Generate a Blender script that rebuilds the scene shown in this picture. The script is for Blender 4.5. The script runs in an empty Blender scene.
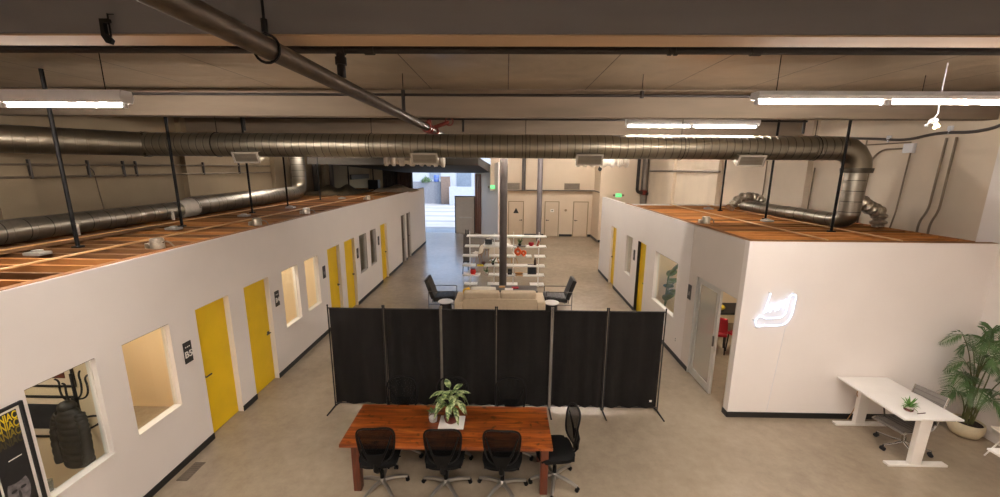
import bpy, bmesh, math, random
from mathutils import Vector, Matrix
random.seed(7)
PI = math.pi
scene = bpy.context.scene
COL = scene.collection

# ---------------------------------------------------------------- materials
def lin(c):
    return tuple(((v / 12.92) if v <= 0.04045 else ((v + 0.055) / 1.055) ** 2.4) for v in c)

def rgb(r, g, b):
    return lin((r / 255, g / 255, b / 255))

def new_mat(name):
    m = bpy.data.materials.new(name)
    m.use_nodes = True
    nt = m.node_tree
    return m, nt, nt.nodes['Principled BSDF']

def coords(nt, scale=(1, 1, 1)):
    tc = nt.nodes.new('ShaderNodeTexCoord')
    mp = nt.nodes.new('ShaderNodeMapping')
    mp.inputs['Scale'].default_value = scale
    nt.links.new(tc.outputs['Object'], mp.inputs['Vector'])
    return mp.outputs['Vector']

def noise(nt, vec, scale, detail=4, rough=0.55, dist=0.0):
    n = nt.nodes.new('ShaderNodeTexNoise')
    n.inputs['Scale'].default_value = scale
    n.inputs['Detail'].default_value = detail
    n.inputs['Roughness'].default_value = rough
    n.inputs['Distortion'].default_value = dist
    nt.links.new(vec, n.inputs['Vector'])
    return n.outputs['Fac']

def ramp(nt, fac, stops):
    r = nt.nodes.new('ShaderNodeValToRGB')
    el = r.color_ramp.elements
    while len(el) < len(stops):
        el.new(0.5)
    for e, (p, c) in zip(el, stops):
        e.position = p
        e.color = (*c, 1)
    nt.links.new(fac, r.inputs['Fac'])
    return r.outputs['Color']

def bump(nt, b, height, strength=0.2, dist=0.01):
    n = nt.nodes.new('ShaderNodeBump')
    n.inputs['Strength'].default_value = strength
    n.inputs['Distance'].default_value = dist
    nt.links.new(height, n.inputs['Height'])
    nt.links.new(n.outputs['Normal'], b.inputs['Normal'])

def simple(name, c, rough=0.6, metal=0.0, var=0.12, scale=6.0, stretch=(1, 1, 1), bmp=0.0, spec=0.5):
    """a paint / metal / cloth with a little natural unevenness"""
    m, nt, b = new_mat(name)
    v = coords(nt, stretch)
    f = noise(nt, v, scale)
    lo = tuple(x * (1 - var) for x in c)
    hi = tuple(min(1, x * (1 + var)) for x in c)
    nt.links.new(ramp(nt, f, [(0.3, lo), (0.7, hi)]), b.inputs['Base Color'])
    b.inputs['Roughness'].default_value = rough
    b.inputs['Metallic'].default_value = metal
    b.inputs['Specular IOR Level'].default_value = spec
    if bmp:
        bump(nt, b, f, bmp)
    return m

def emit(name, c, strength):
    m, nt, b = new_mat(name)
    b.inputs['Base Color'].default_value = (*c, 1)
    b.inputs['Emission Color'].default_value = (*c, 1)
    b.inputs['Emission Strength'].default_value = strength
    return m

def wood(name, dark, mid, light, axis=0, scale=3.0, rough=0.35, plank=None):
    m, nt, b = new_mat(name)
    st = [10, 10, 10]
    st[axis] = 1.0
    v = coords(nt, tuple(st))
    f = noise(nt, v, scale, 6, 0.6, 0.8)
    colr = ramp(nt, f, [(0.25, dark), (0.5, mid), (0.78, light)])
    if plank:
        v2 = coords(nt, (1, 1, 1))
        br = nt.nodes.new('ShaderNodeTexBrick')
        br.offset = 0.0
        br.inputs['Scale'].default_value = 1.0
        br.inputs['Brick Width'].default_value = plank[0]
        br.inputs['Row Height'].default_value = plank[1]
        br.inputs['Mortar Size'].default_value = 0.004
        br.inputs['Color1'].default_value = (0.62, 0.62, 0.62, 1)
        br.inputs['Color2'].default_value = (1, 1, 1, 1)
        br.inputs['Mortar'].default_value = (0.12, 0.12, 0.12, 1)
        nt.links.new(v2, br.inputs['Vector'])
        k = noise(nt, v2, 9.0, 3, 0.5)
        kc = ramp(nt, k, [(0.30, (0.12, 0.08, 0.06)), (0.42, (1, 1, 1))])
        for src in (br.outputs['Color'], kc):
            mx = nt.nodes.new('ShaderNodeMix')
            mx.data_type = 'RGBA'
            mx.blend_type = 'MULTIPLY'
            mx.inputs['Factor'].default_value = 0.85
            nt.links.new(colr, mx.inputs['A'])
            nt.links.new(src, mx.inputs['B'])
            colr = mx.outputs['Result']
    nt.links.new(colr, b.inputs['Base Color'])
    b.inputs['Roughness'].default_value = rough
    bump(nt, b, f, 0.15, 0.003)
    return m

def glass(name, tint=(0.95, 0.97, 0.96), frost=0.0):
    m = bpy.data.materials.new(name)
    m.use_nodes = True
    nt = m.node_tree
    nt.nodes.clear()
    out = nt.nodes.new('ShaderNodeOutputMaterial')
    tr = nt.nodes.new('ShaderNodeBsdfTransparent')
    tr.inputs['Color'].default_value = (*tint, 1)
    gl = nt.nodes.new('ShaderNodeBsdfGlossy')
    gl.inputs['Roughness'].default_value = 0.03
    fr = nt.nodes.new('ShaderNodeFresnel')
    fr.inputs['IOR'].default_value = 1.45
    mx = nt.nodes.new('ShaderNodeMixShader')
    ge = nt.nodes.new('ShaderNodeNewGeometry')
    iv = nt.nodes.new('ShaderNodeMath')
    iv.operation = 'SUBTRACT'
    iv.inputs[0].default_value = 1.0
    nt.links.new(ge.outputs['Backfacing'], iv.inputs[1])
    ml = nt.nodes.new('ShaderNodeMath')
    ml.operation = 'MULTIPLY'
    nt.links.new(fr.outputs[0], ml.inputs[0])
    nt.links.new(iv.outputs[0], ml.inputs[1])
    nt.links.new(ml.outputs[0], mx.inputs[0])
    nt.links.new(tr.outputs[0], mx.inputs[1])
    nt.links.new(gl.outputs[0], mx.inputs[2])
    last = mx.outputs[0]
    if frost:
        di = nt.nodes.new('ShaderNodeBsdfDiffuse')
        di.inputs['Color'].default_value = (0.80, 0.77, 0.70, 1)
        m2 = nt.nodes.new('ShaderNodeMixShader')
        m2.inputs[0].default_value = frost
        nt.links.new(last, m2.inputs[1])
        nt.links.new(di.outputs[0], m2.inputs[2])
        last = m2.outputs[0]
    nt.links.new(last, out.inputs[0])
    return m

def sheer(name, c, clear=0.4, rough=0.7):
    """woven mesh cloth one can half see through"""
    m, nt, b = new_mat(name)
    b.inputs['Base Color'].default_value = (*c, 1)
    b.inputs['Roughness'].default_value = rough
    b.inputs['Alpha'].default_value = 1 - clear
    b.inputs['Specular IOR Level'].default_value = 0.1
    return m

def stripes(nt, vec, axis, step, share, base, dark):
    """thin dark seams across one axis, every step metres"""
    sp = nt.nodes.new('ShaderNodeSeparateXYZ')
    nt.links.new(vec, sp.inputs[0])
    d = nt.nodes.new('ShaderNodeMath'); d.operation = 'DIVIDE'; d.inputs[1].default_value = step
    nt.links.new(sp.outputs[axis], d.inputs[0])
    fr = nt.nodes.new('ShaderNodeMath'); fr.operation = 'FRACT'
    nt.links.new(d.outputs[0], fr.inputs[0])
    lt = nt.nodes.new('ShaderNodeMath'); lt.operation = 'LESS_THAN'; lt.inputs[1].default_value = share
    nt.links.new(fr.outputs[0], lt.inputs[0])
    mx = nt.nodes.new('ShaderNodeMix'); mx.data_type = 'RGBA'
    nt.links.new(lt.outputs[0], mx.inputs['Factor'])
    nt.links.new(base, mx.inputs['A'])
    mx.inputs['B'].default_value = (*dark, 1)
    return mx.outputs['Result']

def spiral(name, axis, step, share, c=(140, 132, 116)):
    m, nt, b = new_mat(name)
    v = coords(nt)
    f = noise(nt, v, 3.0)
    base = ramp(nt, f, [(0.3, rgb(*[x * .93 for x in c])), (0.7, rgb(*[min(255, x * 1.07) for x in c]))])
    nt.links.new(stripes(nt, v, axis, step, share, base, rgb(*[x * .58 for x in c])), b.inputs['Base Color'])
    b.inputs['Metallic'].default_value = 0.85
    b.inputs['Roughness'].default_value = 0.36
    return m

M = {}
def build_materials():
    # polished concrete
    m, nt, b = new_mat('polished_concrete')
    v = coords(nt)
    f1 = noise(nt, v, 0.5, 3, 0.5, 0.2)
    f2 = noise(nt, v, 5.0, 10, 0.72, 0.0)
    mx = nt.nodes.new('ShaderNodeMath'); mx.operation = 'ADD'
    nt.links.new(f1, mx.inputs[0]); nt.links.new(f2, mx.inputs[1])
    hf = nt.nodes.new('ShaderNodeMath'); hf.operation = 'MULTIPLY'; hf.inputs[1].default_value = 0.5
    nt.links.new(mx.outputs[0], hf.inputs[0])
    cc = ramp(nt, hf.outputs[0], [(0.30, rgb(138, 123, 105)), (0.5, rgb(160, 144, 123)), (0.70, rgb(178, 162, 140))])
    nt.links.new(cc, b.inputs['Base Color'])
    rr = ramp(nt, f2, [(0.2, (0.23,) * 3), (0.8, (0.26,) * 3)])
    nt.links.new(rr, b.inputs['Roughness'])
    b.inputs['Specular IOR Level'].default_value = 0.55
    M['concrete'] = m
    M['white_wall'] = simple('white_wall_paint', rgb(234, 226, 220), 0.75, var=0.02, scale=1.2)
    M['grey_wall'] = simple('greyish_wall_tone', rgb(217, 207, 197), 0.75, var=0.03, scale=1.2)  # slightly darker tone for the near stretch of the right office front
    M['cream_wall'] = simple('cream_office_paint', rgb(232, 212, 178), 0.75, var=0.03, scale=1.2)
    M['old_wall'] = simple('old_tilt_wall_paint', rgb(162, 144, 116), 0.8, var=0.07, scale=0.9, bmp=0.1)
    M['beam_shaded'] = simple('beam_shade_grey', rgb(108, 104, 102), 0.8, var=0.12, scale=1.6, stretch=(0.35, 2, 2))  # nearest beam's own copy, greyed for the dim light on its face
    M['warm_underside'] = simple('beam_bounce_tan', rgb(168, 138, 106), 0.8, var=0.12, scale=1.6, stretch=(0.35, 2, 2))  # warm bounce light on the nearest beam's underside, put into the colour
    M['reg_louvre'] = simple('register_louvre', rgb(112, 102, 88), 0.6)
    M['tube_far'] = emit('fluorescent_tube_far', (1.0, 0.89, 0.79), 125)
    M['old_wall_lit'] = simple('lamplit_tilt_wall', rgb(222, 206, 184), 0.8, var=0.07, scale=0.9, bmp=0.1)  # lighter copy of the old wall, lamp light on the right side painted in
    M['cream_back'] = simple('cream_back_paint', rgb(218, 200, 176), 0.75, var=0.03, scale=1.0)
    M['reg_frame'] = simple('register_frame', rgb(170, 160, 146), 0.5)
    M['beam'] = simple('painted_beam', rgb(136, 120, 102), 0.8, var=0.16, scale=1.6, stretch=(0.35, 2, 2))
    M['dark_soffit'] = simple('dark_brown_soffit', rgb(30, 23, 16), 0.8, var=0.2, scale=2)
    M['header_brown'] = simple('olive_brown_header', rgb(34, 27, 15), 0.8, var=0.2, scale=2)
    M['panel_brown'] = simple('brown_panel', rgb(58, 32, 17), 0.7, var=0.2, scale=2)
    M['black_base'] = simple('black_rubber_base', rgb(24, 22, 21), 0.5)
    M['yellow_door'] = simple('yellow_door_paint', rgb(238, 198, 18), 0.45, var=0.06, scale=2)
    M['white_trim'] = simple('white_trim_paint', rgb(236, 230, 222), 0.5, var=0.02)
    M['brown_door'] = simple('dark_door_paint', rgb(88, 72, 58), 0.5)
    M['white_door'] = simple('offwhite_door_paint', rgb(212, 193, 168), 0.6, var=0.02)
    M['glass'] = glass('window_glass')
    M['door_glass'] = glass('sliding_door_glass', (0.85, 0.85, 0.82), 0.35)
    M['jar_glass'] = glass('clear_jar_glass', (0.85, 0.9, 0.93), 0.15)
    M['tumbler'] = glass('tumbler_glass', (0.82, 0.84, 0.84), 0.10)
    M['alu'] = simple('brushed_aluminium', rgb(206, 203, 197), 0.4, 0.35, var=0.05)
    M['chrome'] = simple('chrome', rgb(205, 203, 200), 0.2, 1.0, var=0.03)
    M['galv'] = simple('galvanised_steel', rgb(140, 132, 116), 0.36, 0.9, var=0.08, scale=3)
    M['galv_x'] = spiral('spiral_steel_along_hall', 0, 0.14, 0.085)
    M['galv_y'] = spiral('spiral_steel_along_roof', 1, 0.30, 0.05, (150, 144, 132))
    M['galv_z'] = spiral('spiral_steel_riser', 2, 0.20, 0.07, (150, 144, 132))
    M['galv_dark'] = simple('galvanised_seam', rgb(84, 78, 68), 0.45, 0.8, var=0.2)
    M['foil'] = simple('crinkled_foil_wrap', rgb(178, 168, 152), 0.35, 0.85, var=0.35, scale=14, bmp=1.0)
    M['flex_white'] = simple('white_flex_wrap', rgb(222, 212, 198), 0.55, 0.1, var=0.15, scale=5)
    M['pipe_black'] = simple('black_steel_pipe', rgb(38, 30, 26), 0.5, 0.3, var=0.3)
    M['pipe_steel'] = simple('bare_steel_pipe', rgb(74, 60, 46), 0.5, 0.6, var=0.35, scale=9, stretch=(4, 1, 4))
    M['pipe_grey'] = simple('grey_pipe_paint', rgb(120, 110, 100), 0.5)
    M['valve_red'] = simple('red_oxide_fitting', rgb(112, 36, 24), 0.5, var=0.2)
    M['rod'] = simple('black_threaded_rod', rgb(13, 11, 10), 0.6, spec=0.2)
    M['conduit'] = simple('conduit_steel', rgb(138, 124, 106), 0.45, 0.6, var=0.15)
    M['fixture'] = simple('fixture_enamel', rgb(226, 226, 230), 0.4, var=0.02)
    M['tube'] = emit('fluorescent_tube', (1.0, 0.908, 0.825), 210)
    M['lens'] = emit('downlight_lens', (1.0, 0.86, 0.69), 140)
    M['exit'] = emit('exit_sign_green', (0.06, 0.80, 0.22), 0.9)
    M['neon'] = emit('neon_tube', (0.50, 0.69, 1.0), 2.0)
    M['bulb'] = emit('warm_bulb', (1.0, 0.72, 0.35), 6)
    M['joist'] = wood('joist_lumber', rgb(140, 90, 48), rgb(176, 120, 66), rgb(196, 144, 90), 0, 1.2, 0.7)
    for i_, k_ in enumerate((.62, .8, 1.0, 1.16)):
        cs = [rgb(*[min(255, x * k_) for x in c]) for c in ((140, 88, 44), (182, 120, 62), (204, 146, 86))]
        M['joist%d' % i_] = wood('joist_lumber_%d' % i_, *cs, 0, 1.2, 0.7)
    M['batten'] = wood('batten_lumber', rgb(190, 140, 92), rgb(214, 168, 116), rgb(232, 194, 148), 1, 1.2, 0.7)
    M['gyp'] = simple('gypsum_gap_shade', rgb(74, 52, 34), 0.9, var=0.15)  # dark brown puts the shade of the joist gaps into the colour
    M['table_wood'] = wood('red_stained_planks', rgb(44, 17, 7), rgb(142, 68, 23), rgb(200, 118, 48), 0, 1.6, 0.28, plank=(3.2, 0.146))
    M['table_leg'] = wood('red_stained_post', rgb(48, 21, 10), rgb(86, 38, 18), rgb(106, 52, 26), 2, 1.6, 0.35)
    M['chair_mesh'] = sheer('chair_mesh', rgb(11, 10, 9), 0.12)
    M['chair_mesh_grey'] = sheer('grey_chair_mesh', rgb(26, 26, 25), 0.6)
    M['black_plastic'] = simple('black_plastic', rgb(13, 12, 12), 0.55, spec=0.15)
    M['black_fabric'] = simple('black_seat_fabric', rgb(15, 14, 14), 0.9, spec=0.2)
    M['base_grey'] = simple('satin_metal', rgb(150, 144, 136), 0.35, 0.8, var=0.05)
    m = simple('black_curtain_fabric', rgb(25, 22.5, 21), 0.9, var=0.3, scale=3, stretch=(2.2, 1, 0.3), spec=0.15)
    M['curtain'] = m
    M['curtain_pole'] = simple('black_screen_pole', rgb(34, 32, 31), 0.4, 0.5)
    M['sofa'] = simple('oatmeal_upholstery', rgb(200, 180, 152), 0.9, var=0.06, scale=12, bmp=0.1)
    M['cushion_white'] = simple('white_cushion', rgb(236, 226, 208), 0.9, var=0.04, scale=10)
    M['cushion_yellow'] = simple('mustard_cushion', rgb(214, 164, 28), 0.9, var=0.06, scale=10)
    M['leather'] = simple('black_leather', rgb(20, 18, 17), 0.45, var=0.25, scale=8)
    M['white_lacquer'] = simple('white_lacquer', rgb(242, 238, 232), 0.4, var=0.02)
    M['white_shell'] = simple('white_plastic_shell', rgb(236, 226, 210), 0.4, var=0.02)
    M['leaf'] = simple('green_leaf', rgb(70, 96, 44), 0.45, var=0.35, scale=12)
    M['palm'] = simple('palm_green', rgb(78, 104, 60), 0.5, var=0.35, scale=9)
    M['palm_stem'] = simple('palm_stem', rgb(92, 92, 52), 0.6, var=0.2)
    # variegated leaf: pale midrib splash inside a green edge
    m, nt, b = new_mat('variegated_leaf')
    v = coords(nt)
    f = noise(nt, v, 22, 3, 0.6, 0.5)
    nt.links.new(ramp(nt, f, [(0.42, rgb(52, 78, 34)), (0.52, rgb(132, 148, 92)), (0.64, rgb(190, 196, 150))]), b.inputs['Base Color'])
    b.inputs['Roughness'].default_value = 0.4
    M['vleaf'] = m
    M['succulent'] = simple('bright_green_leaf', rgb(92, 140, 56), 0.5, var=0.3, scale=25)
    M['soil'] = simple('dark_soil', rgb(52, 36, 26), 0.95, var=0.4, scale=40, bmp=0.5)
    M['terracotta'] = simple('dark_red_pot', rgb(84, 30, 20), 0.4, var=0.12)
    M['stone_pot'] = simple('sandy_stone_pot', rgb(214, 198, 166), 0.75, var=0.09, scale=10, bmp=0.15)
    M['grey_mesh'] = simple('grey_sling_mesh', rgb(122, 116, 110), 0.55, var=0.1, scale=30)
    M['paper'] = simple('white_paper', rgb(238, 232, 224), 0.7, var=0.02)
    M['ink'] = simple('black_print', rgb(24, 22, 22), 0.6)
    M['plate'] = simple('black_sign_plate', rgb(34, 31, 29), 0.5)
    M['sign_white'] = simple('sign_white', rgb(232, 228, 220), 0.6, var=0.0)
    M['red'] = simple('red_upholstery', rgb(168, 26, 40), 0.7)
    M['red_gloss'] = simple('red_glaze', rgb(206, 38, 28), 0.3)
    M['orange_gloss'] = simple('orange_glaze', rgb(232, 88, 22), 0.3, var=0.3)
    M['tan'] = simple('tan_wood', rgb(186, 140, 88), 0.5)
    M['dark_grey'] = simple('dark_grey_metal', rgb(84, 78, 74), 0.5, 0.2, var=0.12)
    M['col_grey'] = simple('grey_column_paint', rgb(82, 74, 70), 0.5, var=0.12, scale=3)
    M['col_light'] = simple('pale_column_paint', rgb(122, 114, 116), 0.5, var=0.06, scale=3)
    M['stone_white'] = simple('side_table_top', rgb(214, 206, 198), 0.3, var=0.05)
    M['jacket'] = simple('black_puffer_nylon', rgb(40, 36, 31), 0.5, var=0.2)
    M['picture_dark'] = simple('dark_print', rgb(38, 42, 50), 0.35, var=0.5, scale=7)
    M['picture_red'] = simple('red_brown_print', rgb(96, 42, 28), 0.35, var=0.7, scale=12)
    M['mat_white'] = simple('picture_mat', rgb(226, 208, 184), 0.7, var=0.02)
    M['poster_bg'] = simple('poster_black', rgb(30, 29, 29), 0.5)
    M['y1'] = simple('poster_yellow', rgb(236, 206, 34), 0.6, var=0.02)
    M['y2'] = simple('poster_yellow_second', rgb(204, 176, 32), 0.6, var=0.02)
    M['y3'] = simple('poster_yellow_third', rgb(132, 114, 32), 0.6, var=0.02)
    M['y4'] = simple('poster_yellow_fourth', rgb(66, 58, 34), 0.6, var=0.02)
    M['face'] = simple('poster_grey', rgb(112, 107, 107), 0.6, var=0.6, scale=14)
    M['face_dark'] = simple('poster_dark_grey', rgb(54, 51, 51), 0.6, var=0.3, scale=9)
    m, nt, b = new_mat('outdoor_concrete')
    v = coords(nt)
    f = noise(nt, v, 0.8, 4)
    base = ramp(nt, f, [(0.3, rgb(140, 136, 130)), (0.7, rgb(156, 152, 146))])
    nt.links.new(stripes(nt, v, 1, 3.4, 0.22, base, rgb(118, 115, 112)), b.inputs['Base Color'])
    b.inputs['Roughness'].default_value = 0.85
    M['ext_ground'] = m
    M['ext_white'] = simple('outdoor_white_render', rgb(156, 156, 158), 0.85, var=0.05)
    M['ext_grey'] = simple('outdoor_grey_block', rgb(108, 106, 108), 0.85, var=0.12)
    M['ext_brown'] = simple('outdoor_brown_block', rgb(108, 88, 75), 0.85, var=0.12)
    M['ext_blue'] = simple('blue_barrel', rgb(62, 84, 140), 0.5)
    M['ext_dark'] = simple('dark_window', rgb(104, 112, 122), 0.3)
    M['steel_door'] = simple('grey_door_paint', rgb(196, 187, 176), 0.5, var=0.04)
    M['curtain_strip'] = simple('brown_strip_curtain', rgb(140, 96, 76), 0.6, var=0.2, scale=4, stretch=(6, 6, 0.3))
    M['vent_bronze'] = simple('vent_bronze', rgb(100, 88, 74), 0.5, 0.2)
    M['vent_slat'] = simple('vent_slat', rgb(116, 103, 88), 0.5, 0.2)
    M['box_grey'] = simple('lamp_box_grey', rgb(160, 152, 142), 0.5)
    M['sacking'] = simple('olive_sacking', rgb(92, 78, 56), 0.9, var=0.3, scale=8)
    M['insul'] = simple('insulation_bag', rgb(196, 178, 152), 0.8, var=0.2, scale=6)
    # ceiling insulation, shiny and crinkled, taped seams every 1.22 m
    m, nt, b = new_mat('foil_faced_insulation')
    v = coords(nt)
    f = noise(nt, v, 1.6, 3, 0.5, 0.3)
    base = ramp(nt, f, [(0.3, rgb(194, 181, 162)), (0.7, rgb(216, 203, 184))])
    nt.links.new(stripes(nt, v, 0, 1.22, 0.012, base, rgb(96, 82, 66)), b.inputs['Base Color'])
    b.inputs['Metallic'].default_value = 0.85
    b.inputs['Roughness'].default_value = 0.28
    bump(nt, b, f, 0.7, 0.06)
    M['insulation'] = m
build_materials()

# ---------------------------------------------------------------- mesh builder
class MB:
    def __init__(s):
        s.bm = bmesh.new()

    def _bev(s, geom_faces, w, seg=2):
        ed = list({e for f in geom_faces for e in f.edges})
        bmesh.ops.bevel(s.bm, geom=ed, offset=w, segments=seg, affect='EDGES', profile=0.7)

    def box(s, a, b, bev=0.0, seg=2, mat=None):
        x0, y0, z0 = (min(a[i], b[i]) for i in range(3))
        x1, y1, z1 = (max(a[i], b[i]) for i in range(3))
        P = [(x0, y0, z0), (x1, y0, z0), (x1, y1, z0), (x0, y1, z0), (x0, y0, z1), (x1, y0, z1), (x1, y1, z1), (x0, y1, z1)]
        if mat is not None:
            P = [mat @ Vector(p) for p in P]
        v = [s.bm.verts.new(p) for p in P]
        F = [s.bm.faces.new([v[i] for i in q]) for q in ((0, 3, 2, 1), (4, 5, 6, 7), (0, 1, 5, 4), (1, 2, 6, 5), (2, 3, 7, 6), (3, 0, 4, 7))]
        if bev:
            s._bev(F, bev, seg)
        return s

    def bar(s, p0, p1, w, h, bev=0.0, up=(0, 0, 1)):
        """rectangular bar from p0 to p1"""
        p0, p1 = Vector(p0), Vector(p1)
        d = p1 - p0
        L = d.length
        d.normalize()
        up = Vector(up)
        if abs(d.dot(up)) > 0.98:
            up = Vector((0, 1, 0))
        sx = d.cross(up).normalized()
        uz = sx.cross(d)
        mt = Matrix(((sx.x, d.x, uz.x, p0.x), (sx.y, d.y, uz.y, p0.y), (sx.z, d.z, uz.z, p0.z), (0, 0, 0, 1)))
        return s.box((-w / 2, 0, -h / 2), (w / 2, L, h / 2), bev, mat=mt)

    def tube(s, pts, r, n=10, closed=False, caps=True):
        """sweep a circle along pts; r a number or one per point"""
        pts = [Vector(p) for p in pts]
        k = len(pts)
        rs = [r] * k if isinstance(r, (int, float)) else list(r)
        tang = []
        for i in range(k):
            a = pts[i - 1] if (i > 0 or closed) else pts[i]
            b = pts[(i + 1) % k] if (i < k - 1 or closed) else pts[i]
            t = (b - a)
            tang.append(t.normalized() if t.length > 1e-9 else Vector((0, 0, 1)))
        nrm = tang[0].orthogonal().normalized()
        rings = []
        for i in range(k):
            nrm = nrm - tang[i] * nrm.dot(tang[i])
            if nrm.length < 1e-6:
                nrm = tang[i].orthogonal()
            nrm.normalize()
            bi = tang[i].cross(nrm)
            rings.append([s.bm.verts.new(pts[i] + (nrm * math.cos(2 * PI * j / n) + bi * math.sin(2 * PI * j / n)) * rs[i]) for j in range(n)])
        m = k if closed else k - 1
        for i in range(m):
            A, B = rings[i], rings[(i + 1) % k]
            for j in range(n):
                s.bm.faces.new((A[j], A[(j + 1) % n], B[(j + 1) % n], B[j]))
        if caps and not closed:
            s.bm.faces.new(rings[0][::-1])
            s.bm.faces.new(rings[-1])
        return s

    def cyl(s, p0, p1, r0, r1=None, n=20):
        return s.tube([p0, p1], [r0, r0 if r1 is None else r1], n)

    def lathe(s, prof, n=24, c=(0, 0, 0), sx=1.0, sy=1.0, cap0=True, cap1=True):
        rings = []
        for r, z in prof:
            rings.append([s.bm.verts.new((c[0] + r * sx * math.cos(2 * PI * j / n), c[1] + r * sy * math.sin(2 * PI * j / n), c[2] + z)) for j in range(n)])
        for A, B in zip(rings, rings[1:]):
            for j in range(n):
                s.bm.faces.new((A[j], A[(j + 1) % n], B[(j + 1) % n], B[j]))
        if cap0:
            s.bm.faces.new(rings[0][::-1])
        if cap1:
            s.bm.faces.new(rings[-1])
        return s

    def sphere(s, c, r, sc=(1, 1, 1), u=14, v=9):
        prof = [(max(1e-4, r * math.sin(PI * i / v)), -r * math.cos(PI * i / v) * sc[2]) for i in range(v + 1)]
        return s.lathe(prof, u, c, sc[0], sc[1])

    def grid(s, fn, nu, nv, thick=0.0):
        """surface fn(u,v) in 0..1; optional thickness along normals"""
        V = [[Vector(fn(i / nu, j / nv)) for j in range(nv + 1)] for i in range(nu + 1)]
        def norm(i, j):
            a = V[min(i + 1, nu)][j] - V[max(i - 1, 0)][j]
            b = V[i][min(j + 1, nv)] - V[i][max(j - 1, 0)]
            c = a.cross(b)
            return c.normalized() if c.length > 1e-9 else Vector((0, 0, 1))
        top = [[s.bm.verts.new(V[i][j] + (norm(i, j) * thick / 2)) for j in range(nv + 1)] for i in range(nu + 1)]
        for i in range(nu):
            for j in range(nv):
                s.bm.faces.new((top[i][j], top[i + 1][j], top[i + 1][j + 1], top[i][j + 1]))
        if thick:
            bot = [[s.bm.verts.new(V[i][j] - (norm(i, j) * thick / 2)) for j in range(nv + 1)] for i in range(nu + 1)]
            for i in range(nu):
                for j in range(nv):
                    s.bm.faces.new((bot[i][j], bot[i][j + 1], bot[i + 1][j + 1], bot[i + 1][j]))
            for i in range(nu):
                s.bm.faces.new((top[i][0], bot[i][0], bot[i + 1][0], top[i + 1][0]))
                s.bm.faces.new((top[i][nv], top[i + 1][nv], bot[i + 1][nv], bot[i][nv]))
            for j in range(nv):
                s.bm.faces.new((top[0][j], top[0][j + 1], bot[0][j + 1], bot[0][j]))
                s.bm.faces.new((top[nu][j], bot[nu][j], bot[nu][j + 1], top[nu][j + 1]))
        return s

    def prism(s, poly, d, to3, bev=0.0):
        """poly (u,v) points extruded by d; to3(u,v,w) gives the 3D point"""
        A = [s.bm.verts.new(to3(u, v, 0)) for u, v in poly]
        B = [s.bm.verts.new(to3(u, v, d)) for u, v in poly]
        F = [s.bm.faces.new(A[::-1]), s.bm.faces.new(B)]
        n = len(poly)
        for i in range(n):
            F.append(s.bm.faces.new((A[i], A[(i + 1) % n], B[(i + 1) % n], B[i])))
        if bev:
            s._bev(F, bev)
        return s

    def build(s, name, mat, parent=None, world=False, ang=38):
        bmesh.ops.recalc_face_normals(s.bm, faces=s.bm.faces[:])
        me = bpy.data.meshes.new(name)
        if parent is not None and world:
            root = parent
            while root.parent is not None:
                root = root.parent
            mi = (Matrix.Translation(root.location) @ root.rotation_euler.to_matrix().to_4x4()).inverted()
            s.bm.transform(mi)
        s.bm.to_mesh(me)
        s.bm.free()
        for p in me.polygons:
            p.use_smooth = True
        me.set_sharp_from_angle(angle=math.radians(ang))
        me.materials.append(M[mat])
        o = bpy.data.objects.new(name, me)
        COL.objects.link(o)
        if parent is not None:
            o.parent = parent
        return o

def tag(o, label, cat, group=None, kind=None):
    o['label'] = label
    o['category'] = cat
    if group:
        o['group'] = group
    if kind:
        o['kind'] = kind
    return o

def thing(name, label, cat, loc=(0, 0, 0), rz=0.0, group=None, kind=None):
    o = bpy.data.objects.new(name, None)
    o.empty_display_size = 0.1
    COL.objects.link(o)
    o.location = loc
    o.rotation_euler = (0, 0, rz)
    return tag(o, label, cat, group, kind)

def dup(root, loc, rz=None, label=None, group=None):
    """a copy of a thing with copies of its parts and sub-parts"""
    def rec(o, par):
        c = o.copy()
        COL.objects.link(c)
        if par is not None:
            c.parent = par
        for ch in KIDS(o):
            rec(ch, c)
        return c
    r = rec(root, None)
    r.location = loc
    if rz is not None:
        r.rotation_euler = (0, 0, rz)
    if label:
        r['label'] = label
    if group:
        r['group'] = group
    return r

def KIDS(o):
    return [c for c in bpy.data.objects if c.parent is o]

def text_mesh(name, txt, size, mat, parent, to_world, ext=0.002, bold=False, world=True, xs=1.0):
    """flat lettering: text laid in local (x right, y up), moved by the matrix to_world"""
    cu = bpy.data.curves.new(name, 'FONT')
    cu.body = txt
    cu.size = size
    cu.align_x = 'CENTER'
    cu.align_y = 'CENTER'
    cu.extrude = ext
    if bold:
        cu.offset = size * 0.02
    tmp = bpy.data.objects.new(name + '_tmp', cu)
    COL.objects.link(tmp)
    dg = bpy.context.evaluated_depsgraph_get()
    me = bpy.data.meshes.new_from_object(tmp.evaluated_get(dg))
    bpy.data.objects.remove(tmp)
    bpy.data.curves.remove(cu)
    mtx = to_world @ Matrix.Diagonal((xs, 1, 1, 1))
    if parent is not None and world:
        root = parent
        while root.parent is not None:
            root = root.parent
        mtx = (Matrix.Translation(root.location) @ root.rotation_euler.to_matrix().to_4x4()).inverted() @ mtx
    me.transform(mtx)
    me.materials.clear()
    me.materials.append(M[mat])
    o = bpy.data.objects.new(name, me)
    COL.objects.link(o)
    o.parent = parent
    return o

def face_matrix(origin, normal):
    """matrix whose local x,y lie on a vertical wall seen from its front, z along the normal"""
    n = Vector(normal).normalized()
    up = Vector((0, 0, 1))
    r = up.cross(n).normalized()
    o = Vector(origin)
    return Matrix(((r.x, up.x, n.x, o.x), (r.y, up.y, n.y, o.y), (r.z, up.z, n.z, o.z), (0, 0, 0, 1)))

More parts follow.
